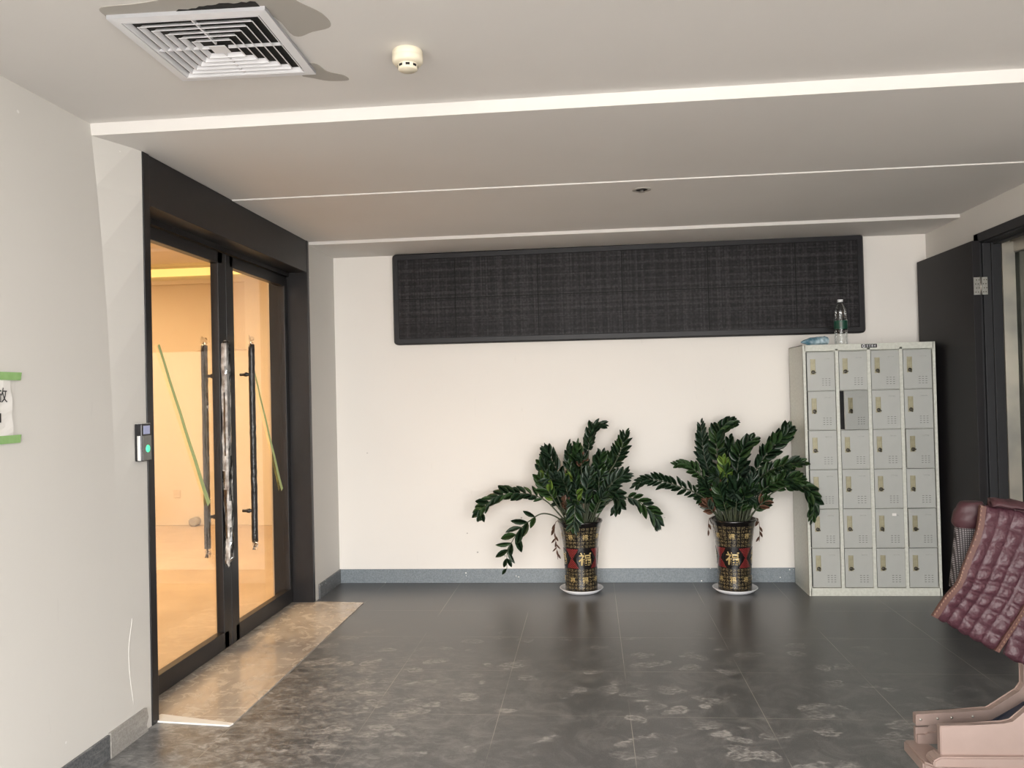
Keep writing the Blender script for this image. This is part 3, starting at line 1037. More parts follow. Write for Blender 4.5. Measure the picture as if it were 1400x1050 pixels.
# ring logo and four small characters, set in the plane of the plate
for v_ in me.vertices[8:]:
    x_, y_, z_ = v_.co
    v_.co = (x_ * 0.8 - 0.036, -z_ , y_ * 0.8)
bm = BM()
for i, st in enumerate((((0, 1), (2, 1)), ((1, 0), (1, 2)), ((0, 0), (2, 2)), ((0, 2), (2, 0)))):
    cx = -0.012 + i * 0.0165
    for zz in (-0.006, 0.0, 0.006):
        if (i + int(zz * 1000)) % 4 != 1:
            box(bm, cx - 0.005, cx + 0.005, -0.0042, -0.003, zz - 0.001, zz + 0.001)
    box(bm, cx - 0.001 + (i % 2) * 0.003, cx + 0.001 + (i % 2) * 0.003, -0.0042, -0.003, -0.008, 0.008)
    box(bm, cx - 0.005, cx - 0.0035, -0.0042, -0.003, -0.006, 0.004)
obj('plate_mark', bm, 'white', np_)
# white patch stands in for glare on one door
bm = BM()
box(bm, 0, 0.028, -0.0008, 0, 0, 0.018)
st_ = obj('glare_patch', bm, 'paper', lk, (0.019 + 2 * PX + 0.12, -0.0005, Z0 + 2 * PZ - 0.055))
st_.parent = lk

# ------------------------------------------------------------------ bottle and packet on the lockers
bt = thing('water_bottle', 'large clear plastic water bottle with green label on top of the lockers', 'bottle', (1.795, 6.0, LHT))
bm = BM()
prof = [(0.0, 0.004), (0.036, 0.0), (0.045, 0.008)]
for k in range(6):
    z = 0.02 + k * 0.016
    prof += [(0.046, z), (0.0425, z + 0.006), (0.046, z + 0.012)]
prof += [(0.045, 0.12), (0.044, 0.175)]
for k in range(3):
    z = 0.182 + k * 0.014
    prof += [(0.0455 - k * 0.001, z), (0.0415 - k * 0.001, z + 0.006)]
prof += [(0.043, 0.225), (0.037, 0.255), (0.027, 0.28), (0.017, 0.298), (0.0135, 0.304), (0.0135, 0.313)]
lathe(bm, prof, seg=24, cap=False)
obj('bottle_body', bm, 'bottle', bt)
bm = BM()
lathe(bm, [(0.017, 0.308), (0.019, 0.308), (0.019, 0.326), (0.0, 0.327)], seg=20, cap=False)
obj('cap', bm, 'white', bt)
bm = BM()
lathe(bm, [(0.0462, 0.115), (0.0465, 0.12), (0.0462, 0.175)], seg=24, cap=False)
lb = obj('bottle_label', bm, 'label', bt)
bm = BM()
K = 8
for i in range(K):
    a0, a1 = -PI / 2 - 0.55 + i * 0.06, -PI / 2 - 0.55 + (i + 1) * 0.06
    bm.faces.new([bm.verts.new((0.0469 * math.cos(a), 0.0469 * math.sin(a), z)) for a, z in ((a0, 0.130), (a1, 0.130), (a1, 0.162), (a0, 0.162))])
for i in range(16):
    a0, a1 = 2 * PI * i / 16, 2 * PI * (i + 1) / 16
    vs_ = []
    for a, r in ((a0, 0.009), (a1, 0.009), (a1, 0.013), (a0, 0.013)):
        an = -PI / 2 + 0.55 + r * math.cos(a) / 0.0469
        vs_.append(bm.verts.new((0.0469 * math.cos(an), 0.0469 * math.sin(an), 0.147 + r * math.sin(a))))
    if i < 11:
        bm.faces.new(vs_)
obj('label_print', bm, 'leaf_pale', lb)

bm = BM()   # crumpled blue packet lying on its side
n, sg = 22, 16
rings = []
for k in range(n + 1):
    t = k / n
    rad = (0.024 + 0.011 * t) * (min(1, t * 2.8) ** 0.6) * (1.0 if t < 0.94 else 0.82)
    ring = []
    for j in range(sg):
        a = 2 * PI * j / sg
        rr_ = rad * (1 + 0.22 * mnoise.noise(Vector((t * 9, math.cos(a) * 2, math.sin(a) * 2))))
        ring.append(bm.verts.new((-0.095 + 0.19 * t, 1.25 * rr_ * math.cos(a), 0.024 + t * 0.006 + max(-0.024 - t * 0.006, rr_ * math.sin(a)))))
    rings.append(ring)
for a, b in zip(rings, rings[1:]):
    for j in range(sg):
        bm.faces.new((a[j], a[(j + 1) % sg], b[(j + 1) % sg], b[j]))
bm.faces.new(rings[0]); bm.faces.new(rings[-1])
tag(obj('plastic_packet', bm, 'bluefoil', None, (1.585, 5.93, LHT + 0.001), 0.12), 'crumpled blue plastic packet lying on the left end of the locker top', 'packet')

# ------------------------------------------------------------------ potted plants
def pot_radius(z):
    P_ = [(0.0, 0.118), (0.02, 0.119), (0.10, 0.118), (0.20, 0.121), (0.32, 0.128), (0.42, 0.140), (0.485, 0.156), (0.50, 0.162)]
    for (z0, r0), (z1, r1) in zip(P_, P_[1:]):
        if z <= z1:
            return r0 + (r1 - r0) * (z - z0) / (z1 - z0)
    return P_[-1][1]


FU, FUf = text_mesh('福', 1.0)


def wrap_glyph(bm, ang, zc, size, off, mi=0, sq=1.0):
    if not FU:
        return
    hgt = max(v.y for v in FU) - min(v.y for v in FU)
    s = size / hgt
    vs_ = []
    for v_ in FU:
        z = zc + v_.y * s
        r = pot_radius(z) + off
        a = ang + v_.x * s * sq / r
        vs_.append(bm.verts.new((r * math.cos(a), r * math.sin(a), z)))
    for f in FUf:
        try:
            ff = bm.faces.new([vs_[i] for i in f])
            ff.material_index = mi
        except ValueError:
            pass


def make_pot(root, turn):
    bm = BM()
    prof = [(0.0, 0.002), (0.110, 0.0)] + [(pot_radius(z), z) for z in [0.004 + k * 0.016 for k in range(31)]] + \
           [(0.163, 0.498), (0.166, 0.506), (0.163, 0.513), (0.155, 0.513), (0.150, 0.505), (0.140, 0.46), (0.13, 0.44)]
    lathe(bm, prof, seg=64, cap=False)
    for q in range(4):
        ac = -PI / 2 + q * PI / 2
        zc = 0.248
        ring = []
        ctr = bm.verts.new(((pot_radius(zc) + 0.0016) * math.cos(ac), (pot_radius(zc) + 0.0016) * math.sin(ac), zc))
        for k in range(40):
            t = 2 * PI * k / 40
            z = zc + 0.068 * math.sin(t)
            r = pot_radius(z) + 0.0016
            a = ac + 0.062 * math.cos(t) / r
            ring.append(bm.verts.new((r * math.cos(a), r * math.sin(a), z)))
        for k in range(40):
            f = bm.faces.new((ctr, ring[k], ring[(k + 1) % 40]))
            f.smooth = True
            f.material_index = 1
    for q in range(4):
        ac = -PI / 2 + q * PI / 2
        wrap_glyph(bm, ac, 0.248, 0.094, 0.0026, 2)
        wrap_glyph(bm, ac, 0.405, 0.040, 0.0022, 2)
        wrap_glyph(bm, ac, 0.095, 0.044, 0.0022, 2)
        wrap_glyph(bm, ac + PI / 4, 0.405, 0.036, 0.0022, 2)
        wrap_glyph(bm, ac + PI / 4, 0.095, 0.036, 0.0022, 2)
    obj('pot', bm, ['pot', 'disc', 'gold'], root, (0, 0, 0.012), turn)
    bm = BM()
    lathe(bm, [(0.0, 0.462), (0.06, 0.468), (0.142, 0.458)], seg=32, cap=False)
    obj('soil', bm, 'soil', root, (0, 0, 0.012))


LEAF = [(0.0, 0.06), (0.18, 0.34), (0.42, 0.5), (0.68, 0.44), (0.88, 0.22), (1.0, 0.0)]


def leaf(bm, p, d, nrm, ln, wd, mi):
    """elliptic leaf from p along d with face normal nrm, folded a little along the midrib"""
    d = d.normalized()
    s = d.cross(nrm)
    if s.length < 1e-4:
        s = Vector((1, 0, 0))
    s.normalize()
    nn = s.cross(d).normalized()
    mid, lf, rt = [], [], []
    for t, hw in LEAF:
        droop = -nn * (0.10 * ln * t * t)
        c = p + d * (ln * t) + droop
        mid.append(bm.verts.new(c))
        if hw > 0:
            lf.append(bm.verts.new(c + s * hw * wd + nn * hw * wd * 0.30))
            rt.append(bm.verts.new(c - s * hw * wd + nn * hw * wd * 0.30))
        else:
            lf.append(mid[-1]); rt.append(mid[-1])
    for i in range(len(LEAF) - 1):
        for side in (lf, rt):
            vs_ = [mid[i], mid[i + 1], side[i + 1], side[i]]
            u = []
            for q_ in vs_:
                if q_ not in u:
                    u.append(q_)
            if len(u) > 2:
                f = bm.faces.new(u)
                f.material_index = mi
                f.smooth = True


rng = random.Random(21)


def frond(root, pts, leaf_len=0.075, leaf_w=0.034, start=0.35, n=11, kinds=(0, 0, 1), stem_r=0.0065, face=None, spread=0.9, jitter=0.42, lbl=None):
    """pinnate frond along the 3-D points; leaflets alternate on both sides"""
    pts = [(p[0], min(p[1], 0.205), p[2]) for p in pts]
    cv = bez(pts, 8)
    N = len(cv) - 1
    bm = BM()
    tube(bm, cv, [stem_r * (1 - 0.72 * i / N) for i in range(N + 1)], 6, mi=0)
    face = Vector(face or (rng.uniform(-0.9, 0.9), -1, rng.uniform(-0.1, 0.7))).normalized()
    for k in range(n):
        t = start + (1 - start) * k / (n - 1)
        i = min(int(t * N), N - 1)
        p = cv[i].lerp(cv[i + 1], t * N - i)
        tg = (cv[i + 1] - cv[i]).normalized()
        sd = tg.cross(face)
        if sd.length < 0.1:
            sd = Vector((1, 0, 0))
        sd.normalize()
        up = sd.cross(tg).normalized()
        prof = 0.72 + 0.5 * math.sin(PI * min(1, (k + 1) / n) ** 0.9)
        if k > n - 3:
            prof *= 0.85
        for s in (1, -1):
            if k == n - 1 and s == -1:
                continue
            sp = spread * (1 - 0.55 * k / n)
            d = tg * (0.75 + 0.5 * k / n) + sd * s * sp + up * rng.uniform(-0.1, 0.35)
            d += Vector((rng.uniform(-1, 1), rng.uniform(-1, 1), rng.uniform(-1, 1))) * jitter * 0.5
            nr = up + Vector((rng.uniform(-1, 1), rng.uniform(-1, 1), rng.uniform(-1, 1))) * jitter
            tip = p + d.normalized() * leaf_len * prof
            if tip.y > 0.235:
                d.y -= (tip.y - 0.235) / (leaf_len * prof) * 1.5
            leaf(bm, p + sd * s * 0.002, d, nr, leaf_len * prof * rng.uniform(0.88, 1.12), leaf_w * prof * rng.uniform(0.9, 1.1), 1 + rng.choice(kinds))
    o = obj('frond', bm, ['stem', 'leaf_dark', 'leaf_mid', 'leaf_pale', 'leaf_lime', 'leaf_dry'], root, fixn=False)
    if lbl:
        o['label'] = lbl
    return o


def dead_leaf(root, pts, n=7):
    cv = bez(pts, 5)
    bm = BM()
    tube(bm, cv, 0.002, 5, mi=0)
    for k in range(n):
        p = cv[int(len(cv) * (0.35 + 0.6 * k / n))]
        d = Vector((rng.uniform(-0.8, 0.8), rng.uniform(-0.3, 0.3), -1))
        leaf(bm, p, d, Vector((rng.uniform(-1, 1), -1, 0)), 0.05, 0.016, 0)
    o = obj('withered_leaf', bm, ['leaf_dry'], root, fixn=False)
    o['label'] = 'withered brown leaves hanging over the pot rim'


def plant(root, fronds, fill_seed, nfill):
    for f in fronds:
        frond(root, *f[:1], **f[1])
    rg = random.Random(fill_seed)
    for k in range(nfill):
        a = rg.uniform(0, 2 * PI)
        r0 = rg.uniform(0.02, 0.10)
        ln = rg.uniform(0.20, 0.46)
        out = rg.uniform(0.10, 0.30)
        bx, by = r0 * math.cos(a), r0 * math.sin(a)
        ex, ey = bx + out * math.cos(a) * 0.95, by + out * math.sin(a) * 0.55
        ey = min(ey, 0.17)
        pts = [(bx, by, 0.47), (bx * 1.3 + (ex - bx) * 0.2, by + (ey - by) * 0.2, 0.47 + ln * 0.5), (bx + (ex - bx) * 0.6, by + (ey - by) * 0.6, 0.47 + ln * 0.85), (ex, ey, 0.47 + ln * rg.uniform(0.75, 1.05))]
        frond(root, pts, leaf_len=0.066, leaf_w=0.030, start=0.30, n=10, kinds=rg.choice(((0, 0, 1), (0, 1, 2), (1, 0), (0, 2), (0, 0, 2))), jitter=0.45,
              face=(rg.uniform(-0.6, 0.6), -1, rg.uniform(0, 0.9)))
    # bare lower stalks crowding the pot mouth
    for k in range(14):
        a = rg.uniform(0, 2 * PI)
        r0 = rg.uniform(0.03, 0.11)
        bx, by = r0 * math.cos(a), r0 * math.sin(a)
        bm = BM()
        tube(bm, bez([(bx, by, 0.47), (bx * 1.25, by * 1.1, 0.56), (bx * 1.7, min(by * 1.3, 0.17), 0.66)], 5), [0.008] * 6 + [0.006] * 4 + [0.004], 6)
        obj('stalk', bm, 'stem', root)


# points are metres from the pot's centre: x, y (towards the wall +), z above the floor
P1F = [
    ([(-0.08, -0.05, 0.48), (-0.15, -0.08, 0.58), (-0.26, -0.10, 0.69), (-0.42, -0.11, 0.735), (-0.58, -0.12, 0.715), (-0.70, -0.12, 0.63), (-0.715, -0.12, 0.58)], dict(n=17, start=0.34, leaf_len=0.085, leaf_w=0.042, face=(0, -0.7, 0.7))),
    ([(-0.09, -0.08, 0.48), (-0.17, -0.12, 0.565), (-0.27, -0.14, 0.59), (-0.36, -0.15, 0.54), (-0.43, -0.15, 0.48), (-0.49, -0.15, 0.39), (-0.525, -0.15, 0.31), (-0.53, -0.15, 0.20)], dict(n=8, start=0.36, leaf_len=0.10, leaf_w=0.042, jitter=0.8)),
    ([(0.10, -0.04, 0.50), (0.19, -0.06, 0.64), (0.28, -0.08, 0.69), (0.38, -0.08, 0.685), (0.48, -0.08, 0.62), (0.54, -0.08, 0.55), (0.555, -0.08, 0.50)], dict(n=11, start=0.45, leaf_len=0.09, leaf_w=0.036, kinds=(1, 2), face=(0.2, -0.8, 0.6))),
    ([(0.03, 0.04, 0.50), (0.055, 0.05, 0.80), (0.075, 0.05, 1.00), (0.085, 0.05, 1.10), (0.12, 0.04, 1.19), (0.185, 0.03, 1.215)], dict(n=16, start=0.45, leaf_len=0.075, leaf_w=0.036, kinds=(0,))),
    ([(0.07, 0.0, 0.50), (0.20, 0.0, 0.82), (0.27, 0.0, 0.94), (0.315, 0.0, 1.04), (0.345, 0.0, 1.15)], dict(n=13, start=0.42, leaf_len=0.08, leaf_w=0.026, kinds=(0, 0, 1))),
    ([(-0.05, 0.02, 0.50), (-0.12, 0.02, 0.76), (-0.19, 0.0, 0.95), (-0.24, 0.0, 1.04)], dict(n=12, leaf_len=0.085, leaf_w=0.042, kinds=(0,))),
    ([(-0.03, 0.05, 0.50), (-0.05, 0.06, 0.80), (-0.07, 0.06, 1.07)], dict(n=12, leaf_len=0.07, leaf_w=0.036, kinds=(0,))),
    ([(0.0, 0.03, 0.50), (0.0, 0.03, 0.85), (-0.01, 0.0, 1.08)], dict(n=13, leaf_len=0.075, leaf_w=0.040, kinds=(0, 1))),
    ([(0.01, 0.08, 0.50), (0.02, 0.1, 0.80), (0.04, 0.1, 1.04)], dict(n=11, leaf_len=0.07, leaf_w=0.036, kinds=(0, 2))),
    ([(-0.07, -0.03, 0.50), (-0.16, -0.05, 0.70), (-0.22, -0.06, 0.84), (-0.27, -0.06, 0.95)], dict(n=11, leaf_len=0.09, leaf_w=0.048, kinds=(1, 0))),
    ([(-0.08, -0.05, 0.50), (-0.18, -0.09, 0.68), (-0.24, -0.1, 0.78), (-0.28, -0.1, 0.84)], dict(n=9, leaf_len=0.085, leaf_w=0.040, kinds=(1, 3, 1))),
    ([(0.05, 0.03, 0.50), (0.12, 0.04, 0.80), (0.17, 0.04, 1.01)], dict(n=12, leaf_len=0.08, leaf_w=0.044, kinds=(0, 1))),
    ([(0.06, 0.05, 0.50), (0.17, 0.06, 0.80), (0.25, 0.06, 0.99)], dict(n=11, leaf_len=0.08, leaf_w=0.040, kinds=(0, 0, 1))),
    ([(0.07, -0.03, 0.50), (0.18, -0.05, 0.72), (0.27, -0.06, 0.82), (0.35, -0.06, 0.86)], dict(n=11, leaf_len=0.08, leaf_w=0.030, kinds=(0, 2))),
    ([(0.08, -0.08, 0.50), (0.17, -0.12, 0.70), (0.23, -0.14, 0.74), (0.28, -0.15, 0.68), (0.25, -0.15, 0.60)], dict(n=12, leaf_len=0.075, leaf_w=0.040, kinds=(0,), face=(0, -0.5, 0.8))),
    ([(-0.02, -0.10, 0.50), (-0.03, -0.16, 0.66), (-0.03, -0.19, 0.64), (-0.035, -0.20, 0.55), (-0.05, -0.20, 0.50)], dict(n=9, leaf_len=0.08, leaf_w=0.032, kinds=(2, 1), face=(0, -0.7, 0.7))),
    ([(0.0, -0.09, 0.50), (-0.02, -0.12, 0.75), (-0.06, -0.13, 0.94)], dict(n=9, leaf_len=0.075, leaf_w=0.042, kinds=(0, 1, 3))),
    ([(0.03, -0.09, 0.50), (0.05, -0.12, 0.72), (0.09, -0.13, 0.90)], dict(n=11, leaf_len=0.08, leaf_w=0.040, kinds=(2, 0, 1))),
    ([(-0.04, -0.09, 0.50), (-0.09, -0.13, 0.62), (-0.11, -0.15, 0.70)], dict(n=7, leaf_len=0.05, leaf_w=0.022, kinds=(4,), start=0.5)),
    ([(0.02, -0.02, 0.50), (0.02, -0.08, 0.85), (0.03, -0.09, 1.0)], dict(n=6, leaf_len=0.06, leaf_w=0.030, kinds=(4, 0), start=0.7)),
]
P2F = [
    ([(-0.09, -0.05, 0.50), (-0.19, -0.08, 0.66), (-0.28, -0.10, 0.725), (-0.38, -0.10, 0.765), (-0.48, -0.10, 0.80), (-0.57, -0.10, 0.82), (-0.64, -0.10, 0.81), (-0.70, -0.10, 0.77)], dict(n=17, start=0.22, leaf_len=0.072, leaf_w=0.026, kinds=(0,), face=(0, -0.9, 0.3))),
    ([(-0.07, -0.02, 0.50), (-0.15, -0.04, 0.74), (-0.25, -0.05, 0.86), (-0.32, -0.05, 0.91), (-0.40, -0.05, 0.915)], dict(n=11, start=0.4, leaf_len=0.07, leaf_w=0.034, kinds=(1,), face=(0, -0.7, 0.7))),
    ([(-0.08, 0.04, 0.50), (-0.15, 0.05, 0.82), (-0.19, 0.05, 1.00), (-0.205, 0.05, 1.21)], dict(n=16, start=0.35, leaf_len=0.075, leaf_w=0.028, kinds=(0, 2))),
    ([(-0.03, 0.0, 0.50), (-0.09, 0.0, 0.84), (-0.10, -0.01, 1.08), (-0.06, -0.01, 1.17), (0.015, -0.01, 1.215)], dict(n=17, start=0.3, leaf_len=0.085, leaf_w=0.045, kinds=(1, 0, 0))),
    ([(-0.02, 0.06, 0.50), (-0.03, 0.07, 0.85), (0.0, 0.07, 1.09)], dict(n=12, leaf_len=0.08, leaf_w=0.044, kinds=(0,))),
    ([(0.02, 0.0, 0.50), (0.03, 0.0, 0.80), (0.07, 0.0, 1.00), (0.155, -0.01, 1.09)], dict(n=14, start=0.4, leaf_len=0.085, leaf_w=0.042, kinds=(1, 0, 0))),
    ([(0.04, 0.02, 0.50), (0.14, 0.02, 0.80), (0.25, 0.02, 0.98), (0.36, 0.02, 1.10), (0.41, 0.02, 1.15)], dict(n=18, start=0.3, leaf_len=0.092, leaf_w=0.046, kinds=(0, 0, 1))),
    ([(0.05, 0.06, 0.50), (0.17, 0.0, 0.78), (0.30, -0.12, 0.90), (0.45, -0.24, 0.94)], dict(n=15, start=0.4, leaf_len=0.075, leaf_w=0.036, kinds=(0, 1))),
    ([(0.06, -0.04, 0.50), (0.18, -0.10, 0.72), (0.31, -0.17, 0.81), (0.42, -0.24, 0.83)], dict(n=14, start=0.35, leaf_len=0.085, leaf_w=0.044, kinds=(1, 1, 0))),
    ([(0.08, -0.06, 0.50), (0.20, -0.14, 0.68), (0.33, -0.20, 0.77), (0.44, -0.23, 0.77), (0.495, -0.25, 0.68), (0.49, -0.25, 0.56)], dict(n=16, start=0.4, leaf_len=0.08, leaf_w=0.040, kinds=(1, 0), face=(0.1, -0.7, 0.6))),
    ([(-0.02, -0.08, 0.50), (-0.05, -0.11, 0.78), (-0.08, -0.12, 0.96)], dict(n=10, leaf_len=0.075, leaf_w=0.036, kinds=(3, 1, 3), start=0.45, lbl='bright lime-green young frond')),
    ([(-0.06, 0.05, 0.50), (-0.15, 0.06, 0.80), (-0.22, 0.06, 1.0)], dict(n=11, leaf_len=0.075, leaf_w=0.034, kinds=(0,))),
    ([(-0.06, -0.08, 0.50), (-0.11, -0.12, 0.68), (-0.13, -0.13, 0.80)], dict(n=8, leaf_len=0.055, leaf_w=0.026, kinds=(4, 0), start=0.5)),
    ([(-0.07, -0.07, 0.50), (-0.17, -0.11, 0.60), (-0.20, -0.12, 0.66)], dict(n=8, leaf_len=0.06, leaf_w=0.026, kinds=(4, 2), start=0.4)),
    ([(0.07, -0.08, 0.50), (0.15, -0.13, 0.62), (0.22, -0.15, 0.68)], dict(n=9, leaf_len=0.06, leaf_w=0.028, kinds=(4, 1, 0), start=0.4)),
    ([(0.0, -0.1, 0.50), (0.0, -0.15, 0.68), (-0.01, -0.16, 0.82)], dict(n=12, leaf_len=0.085, leaf_w=0.044, kinds=(0, 0, 1))),
    ([(-0.04, -0.09, 0.50), (-0.08, -0.13, 0.64), (-0.11, -0.15, 0.76)], dict(n=11, leaf_len=0.08, leaf_w=0.042, kinds=(0, 1))),
    ([(0.04, -0.09, 0.50), (0.08, -0.13, 0.70), (0.12, -0.14, 0.84)], dict(n=11, leaf_len=0.08, leaf_w=0.036, kinds=(2, 0))),
    ([(0.02, 0.08, 0.50), (0.06, 0.09, 0.76), (0.10, 0.09, 0.92)], dict(n=11, leaf_len=0.08, leaf_w=0.036, kinds=(0, 2))),
]
YP = 5.985
spots = ((-0.098, 'left of the two potted plants, two of its stems arching far left', P1F, 41, 15, 0.26),
         (1.002, 'leafy green plant in black and gold pot right beside the lockers', P2F, 77, 15, -0.27))
for px_, lab, fr, sd_, nf, turn in spots:
    pl = thing('potted_plant', lab, 'plant', (px_, YP, 0), group='potted plants along the back wall')
    make_pot(pl, turn)
    plant(pl, fr, sd_, nf)
    if px_ < 0:
        dead_leaf(pl, [(-0.12, -0.06, 0.50), (-0.168, -0.07, 0.525), (-0.185, -0.07, 0.46), (-0.175, -0.07, 0.36), (-0.165, -0.07, 0.25)], 12)
    else:
        dead_leaf(pl, [(0.13, -0.02, 0.50), (0.168, -0.02, 0.525), (0.18, -0.02, 0.45), (0.175, -0.02, 0.36)], 5)
        dead_leaf(pl, [(-0.13, 0.0, 0.50), (-0.168, 0.0, 0.525), (-0.178, 0.0, 0.46), (-0.178, 0.0, 0.42)], 3)
    bm = BM()
    lathe(bm, [(0.0, 0.0), (0.118, 0.0), (0.125, 0.004), (0.160, 0.030), (0.158, 0.033), (0.150, 0.029), (0.122, 0.010), (0.0, 0.010)], seg=48, cap=False)
    tag(obj('saucer', bm, 'white', None, (px_, YP, 0.001)), 'shallow white saucer under the ' + ('left plant pot, farther from the lockers' if px_ < 0 else 'right plant pot, next to the lockers'), 'saucer', 'white plant saucers')

# ------------------------------------------------------------------ ceiling fittings
vt = thing('ceiling_vent', 'square white louvred air vent in the ceiling, top left', 'vent', (-1.209, 2.612, H1 - 0.002), (0, 0, math.radians(1.5)))
bm = BM()
S = 0.25


def sq_ring(bm, so, zo, si, zi, mi=0, th=0.0015):
    """flared square ring from outer (so, zo) to inner (si, zi)"""
    for k in range(4):
        a = k * PI / 2
        R = Matrix.Rotation(a, 3, 'Z')
        o1, o2 = R @ Vector((-so, -so, zo)), R @ Vector((so, -so, zo))
        i1, i2 = R @ Vector((-si, -si, zi)), R @ Vector((si, -si, zi))
        up = Vector((0, 0, th))
        vs_ = [bm.verts.new(p) for p in (o1, o2, i2, i1, o1 + up, o2 + up, i2 + up, i1 + up)]
        for q in ((0, 1, 2, 3), (7, 6, 5, 4), (0, 4, 5, 1), (2, 6, 7, 3)):
            f = bm.faces.new([vs_[t] for t in q])
            f.material_index = mi


sq_ring(bm, S, -0.012, S, -0.001)
sq_ring(bm, S, -0.012, S - 0.03, -0.014)
sq_ring(bm, S - 0.03, -0.014, S - 0.032, 0.0)
obj('vent_frame', bm, 'vent', vt)
bm = BM()
for k in range(6):
    so = 0.213 - k * 0.030
    sq_ring(bm, so, -0.0135, so - 0.0135, 0.0045)
    sq_ring(bm, so + 0.0035, -0.0135, so, -0.0135)
box(bm, -0.028, 0.028, -0.028, 0.028, -0.0135, -0.012)
for s in (-1, 1):
    box(bm, s * 0.03 if s > 0 else -0.218, 0.218 if s > 0 else -0.03, -0.003, 0.003, -0.010, 0.002)
    box(bm, -0.003, 0.003, 0.03 if s > 0 else -0.218, 0.218 if s > 0 else -0.03, -0.010, 0.002)
obj('louvres', bm, 'vent', vt)
bm = BM()
box(bm, -0.222, 0.222, -0.222, 0.222, -0.0008, 0.0)
obj('duct_opening', bm, 'gap', vt)

sd = thing('smoke_detector', 'round ivory smoke detector on the ceiling right of the vent', 'smoke detector', (-0.60, 2.755, H1))
bm = BM()
lathe(bm, [(0.050, 0.0), (0.0525, -0.004), (0.0525, -0.018), (0.0515, -0.020), (0.053, -0.023), (0.053, -0.038), (0.047, -0.046), (0.034, -0.048)], seg=40, cap=False)
obj('detector_base', bm, 'ivory', sd)
bm = BM()
lathe(bm, [(0.034, -0.046), (0.034, -0.064), (0.030, -0.068), (0.0, -0.069)], seg=40, cap=False, mi=0)
for k in range(8):
    a = 2 * PI * k / 8 + 0.2
    c, s = math.cos(a), math.sin(a)
    fs = box(bm, 0.030, 0.0348, -0.007, 0.007, -0.060, -0.052, mi=1)
    vs_ = {v_ for f in fs for v_ in f.verts}
    for v_ in vs_:
        x, y = v_.co.x, v_.co.y
        v_.co.x, v_.co.y = x * c - y * s, x * s + y * c
obj('sensor_head', bm, ['ivory', 'gap'], sd)

sp = thing('ceiling_sprinkler', 'small recessed round fitting in the ceiling above the LED sign', 'sprinkler', (0.318, 4.62, H2B))
bm = BM()
lathe(bm, [(0.052, 0.0), (0.053, -0.003), (0.036, -0.005), (0.034, 0.0)], seg=32, cap=False)
obj('trim_ring', bm, 'bare', sp)
bm = BM()
lathe(bm, [(0.034, -0.001), (0.030, -0.003), (0.0, -0.003)], seg=32, cap=False, mi=1)
lathe(bm, [(0.010, -0.002), (0.010, -0.012), (0.018, -0.014), (0.018, -0.016), (0.0, -0.017)], seg=20, cap=False, mi=0)
obj('sprinkler_head', bm, ['chrome', 'gap'], sp)

# ------------------------------------------------------------------ fingerprint reader on the left wall
rd = thing('fingerprint_reader', 'black and silver fingerprint reader with green light beside the glass door', 'reader', (XL - 0.002, 3.442, 1.278))
bm = BM()
box(bm, 0.0, 0.036, -0.038, 0.038, -0.083, 0.083, bev=0.005)
obj('reader_body', bm, 'blackpl', rd)
bm = BM()
box(bm, 0.014, 0.028, -0.0395, -0.037, -0.079, 0.030, bev=0.0008)
box(bm, 0.006, 0.034, -0.036, 0.036, 0.0825, 0.0845, bev=0.0008)
obj('side_trim', bm, 'silver', rd)
bm = BM()
box(bm, 0.0355, 0.0375, -0.034, 0.036, -0.079, 0.030, bev=0.0008)
obj('face_plate', bm, 'greypl_ventshade', rd)
bm = BM()
box(bm, 0.0355, 0.0372, -0.026, 0.026, 0.037, 0.074, bev=0.0005)
obj('screen', bm, 'screen', rd)
bm = BM()
lathe(bm, [(0.017, 0.0), (0.016, 0.0016), (0.0, 0.0016)], seg=24, cap=False)
fp = obj('fingerprint_sensor', bm, 'fp', rd, (0.0372, 0.006, -0.028))
fp.rotation_euler = (0, PI / 2, 0)

# ------------------------------------------------------------------ paper notice on the left wall
nt_ = thing('paper_notice', 'white paper notice held by green tape on the left wall at the picture edge', 'notice', (wx(1.455) + 0.001, 2.515, 1.455))
bm = BM()
n1, n2 = 8, 14
slope = 3 * lean * 1.455 ** 2 / H1 ** 3
g = [[bm.verts.new((-slope * (z := (-0.105 + 0.21 * j / n2)) + 0.003 + 0.0025 * mnoise.noise(Vector((i * 0.8, j * 0.6, 1))), -0.16 + 0.305 * i / n1 * 1.0 + 0.002 * math.sin(j), z)) for i in range(n1 + 1)] for j in range(n2 + 1)]
for j in range(n2):
    for i in range(n1):
        bm.faces.new((g[j][i], g[j][i + 1], g[j + 1][i + 1], g[j + 1][i]))
obj('sheet', bm, 'paper', nt_)
for zc in (0.102, -0.118):
    bm = BM()
    yr = 0.188 if zc > 0 else 0.172
    prism(bm, [(-0.20, zc - 0.014), (yr, zc - 0.014), (yr + 0.008, zc + 0.014), (-0.20, zc + 0.014)], 0.0062, 0.0074, 'x')
    for v_ in bm.verts:
        v_.co.x -= slope * v_.co.z
    obj('tape', bm, 'green2', nt_)
tv, tf = text_mesh('放', 0.056)
bm = BM()
if tv:
    vs_ = [bm.verts.new((0.0068 - slope * (v_.y + 0.036), v_.x + 0.092, v_.y + 0.036)) for v_ in tv]
    for f in tf:
        try:
            bm.faces.new([vs_[i] for i in f])
        except ValueError:
            pass
box(bm, 0.0066, 0.0074, 0.02, 0.086, -0.058, -0.026)
obj('lettering', bm, 'ink', nt_, fixn=False)

# ------------------------------------------------------------------ bench at lower right
bn = thing('waiting_bench', 'rose-gold metal bench with navy seat pad at the lower right corner', 'bench', (1.2, 2.3, 0))


def T2(x, z):
    return (x - 1.2, z)


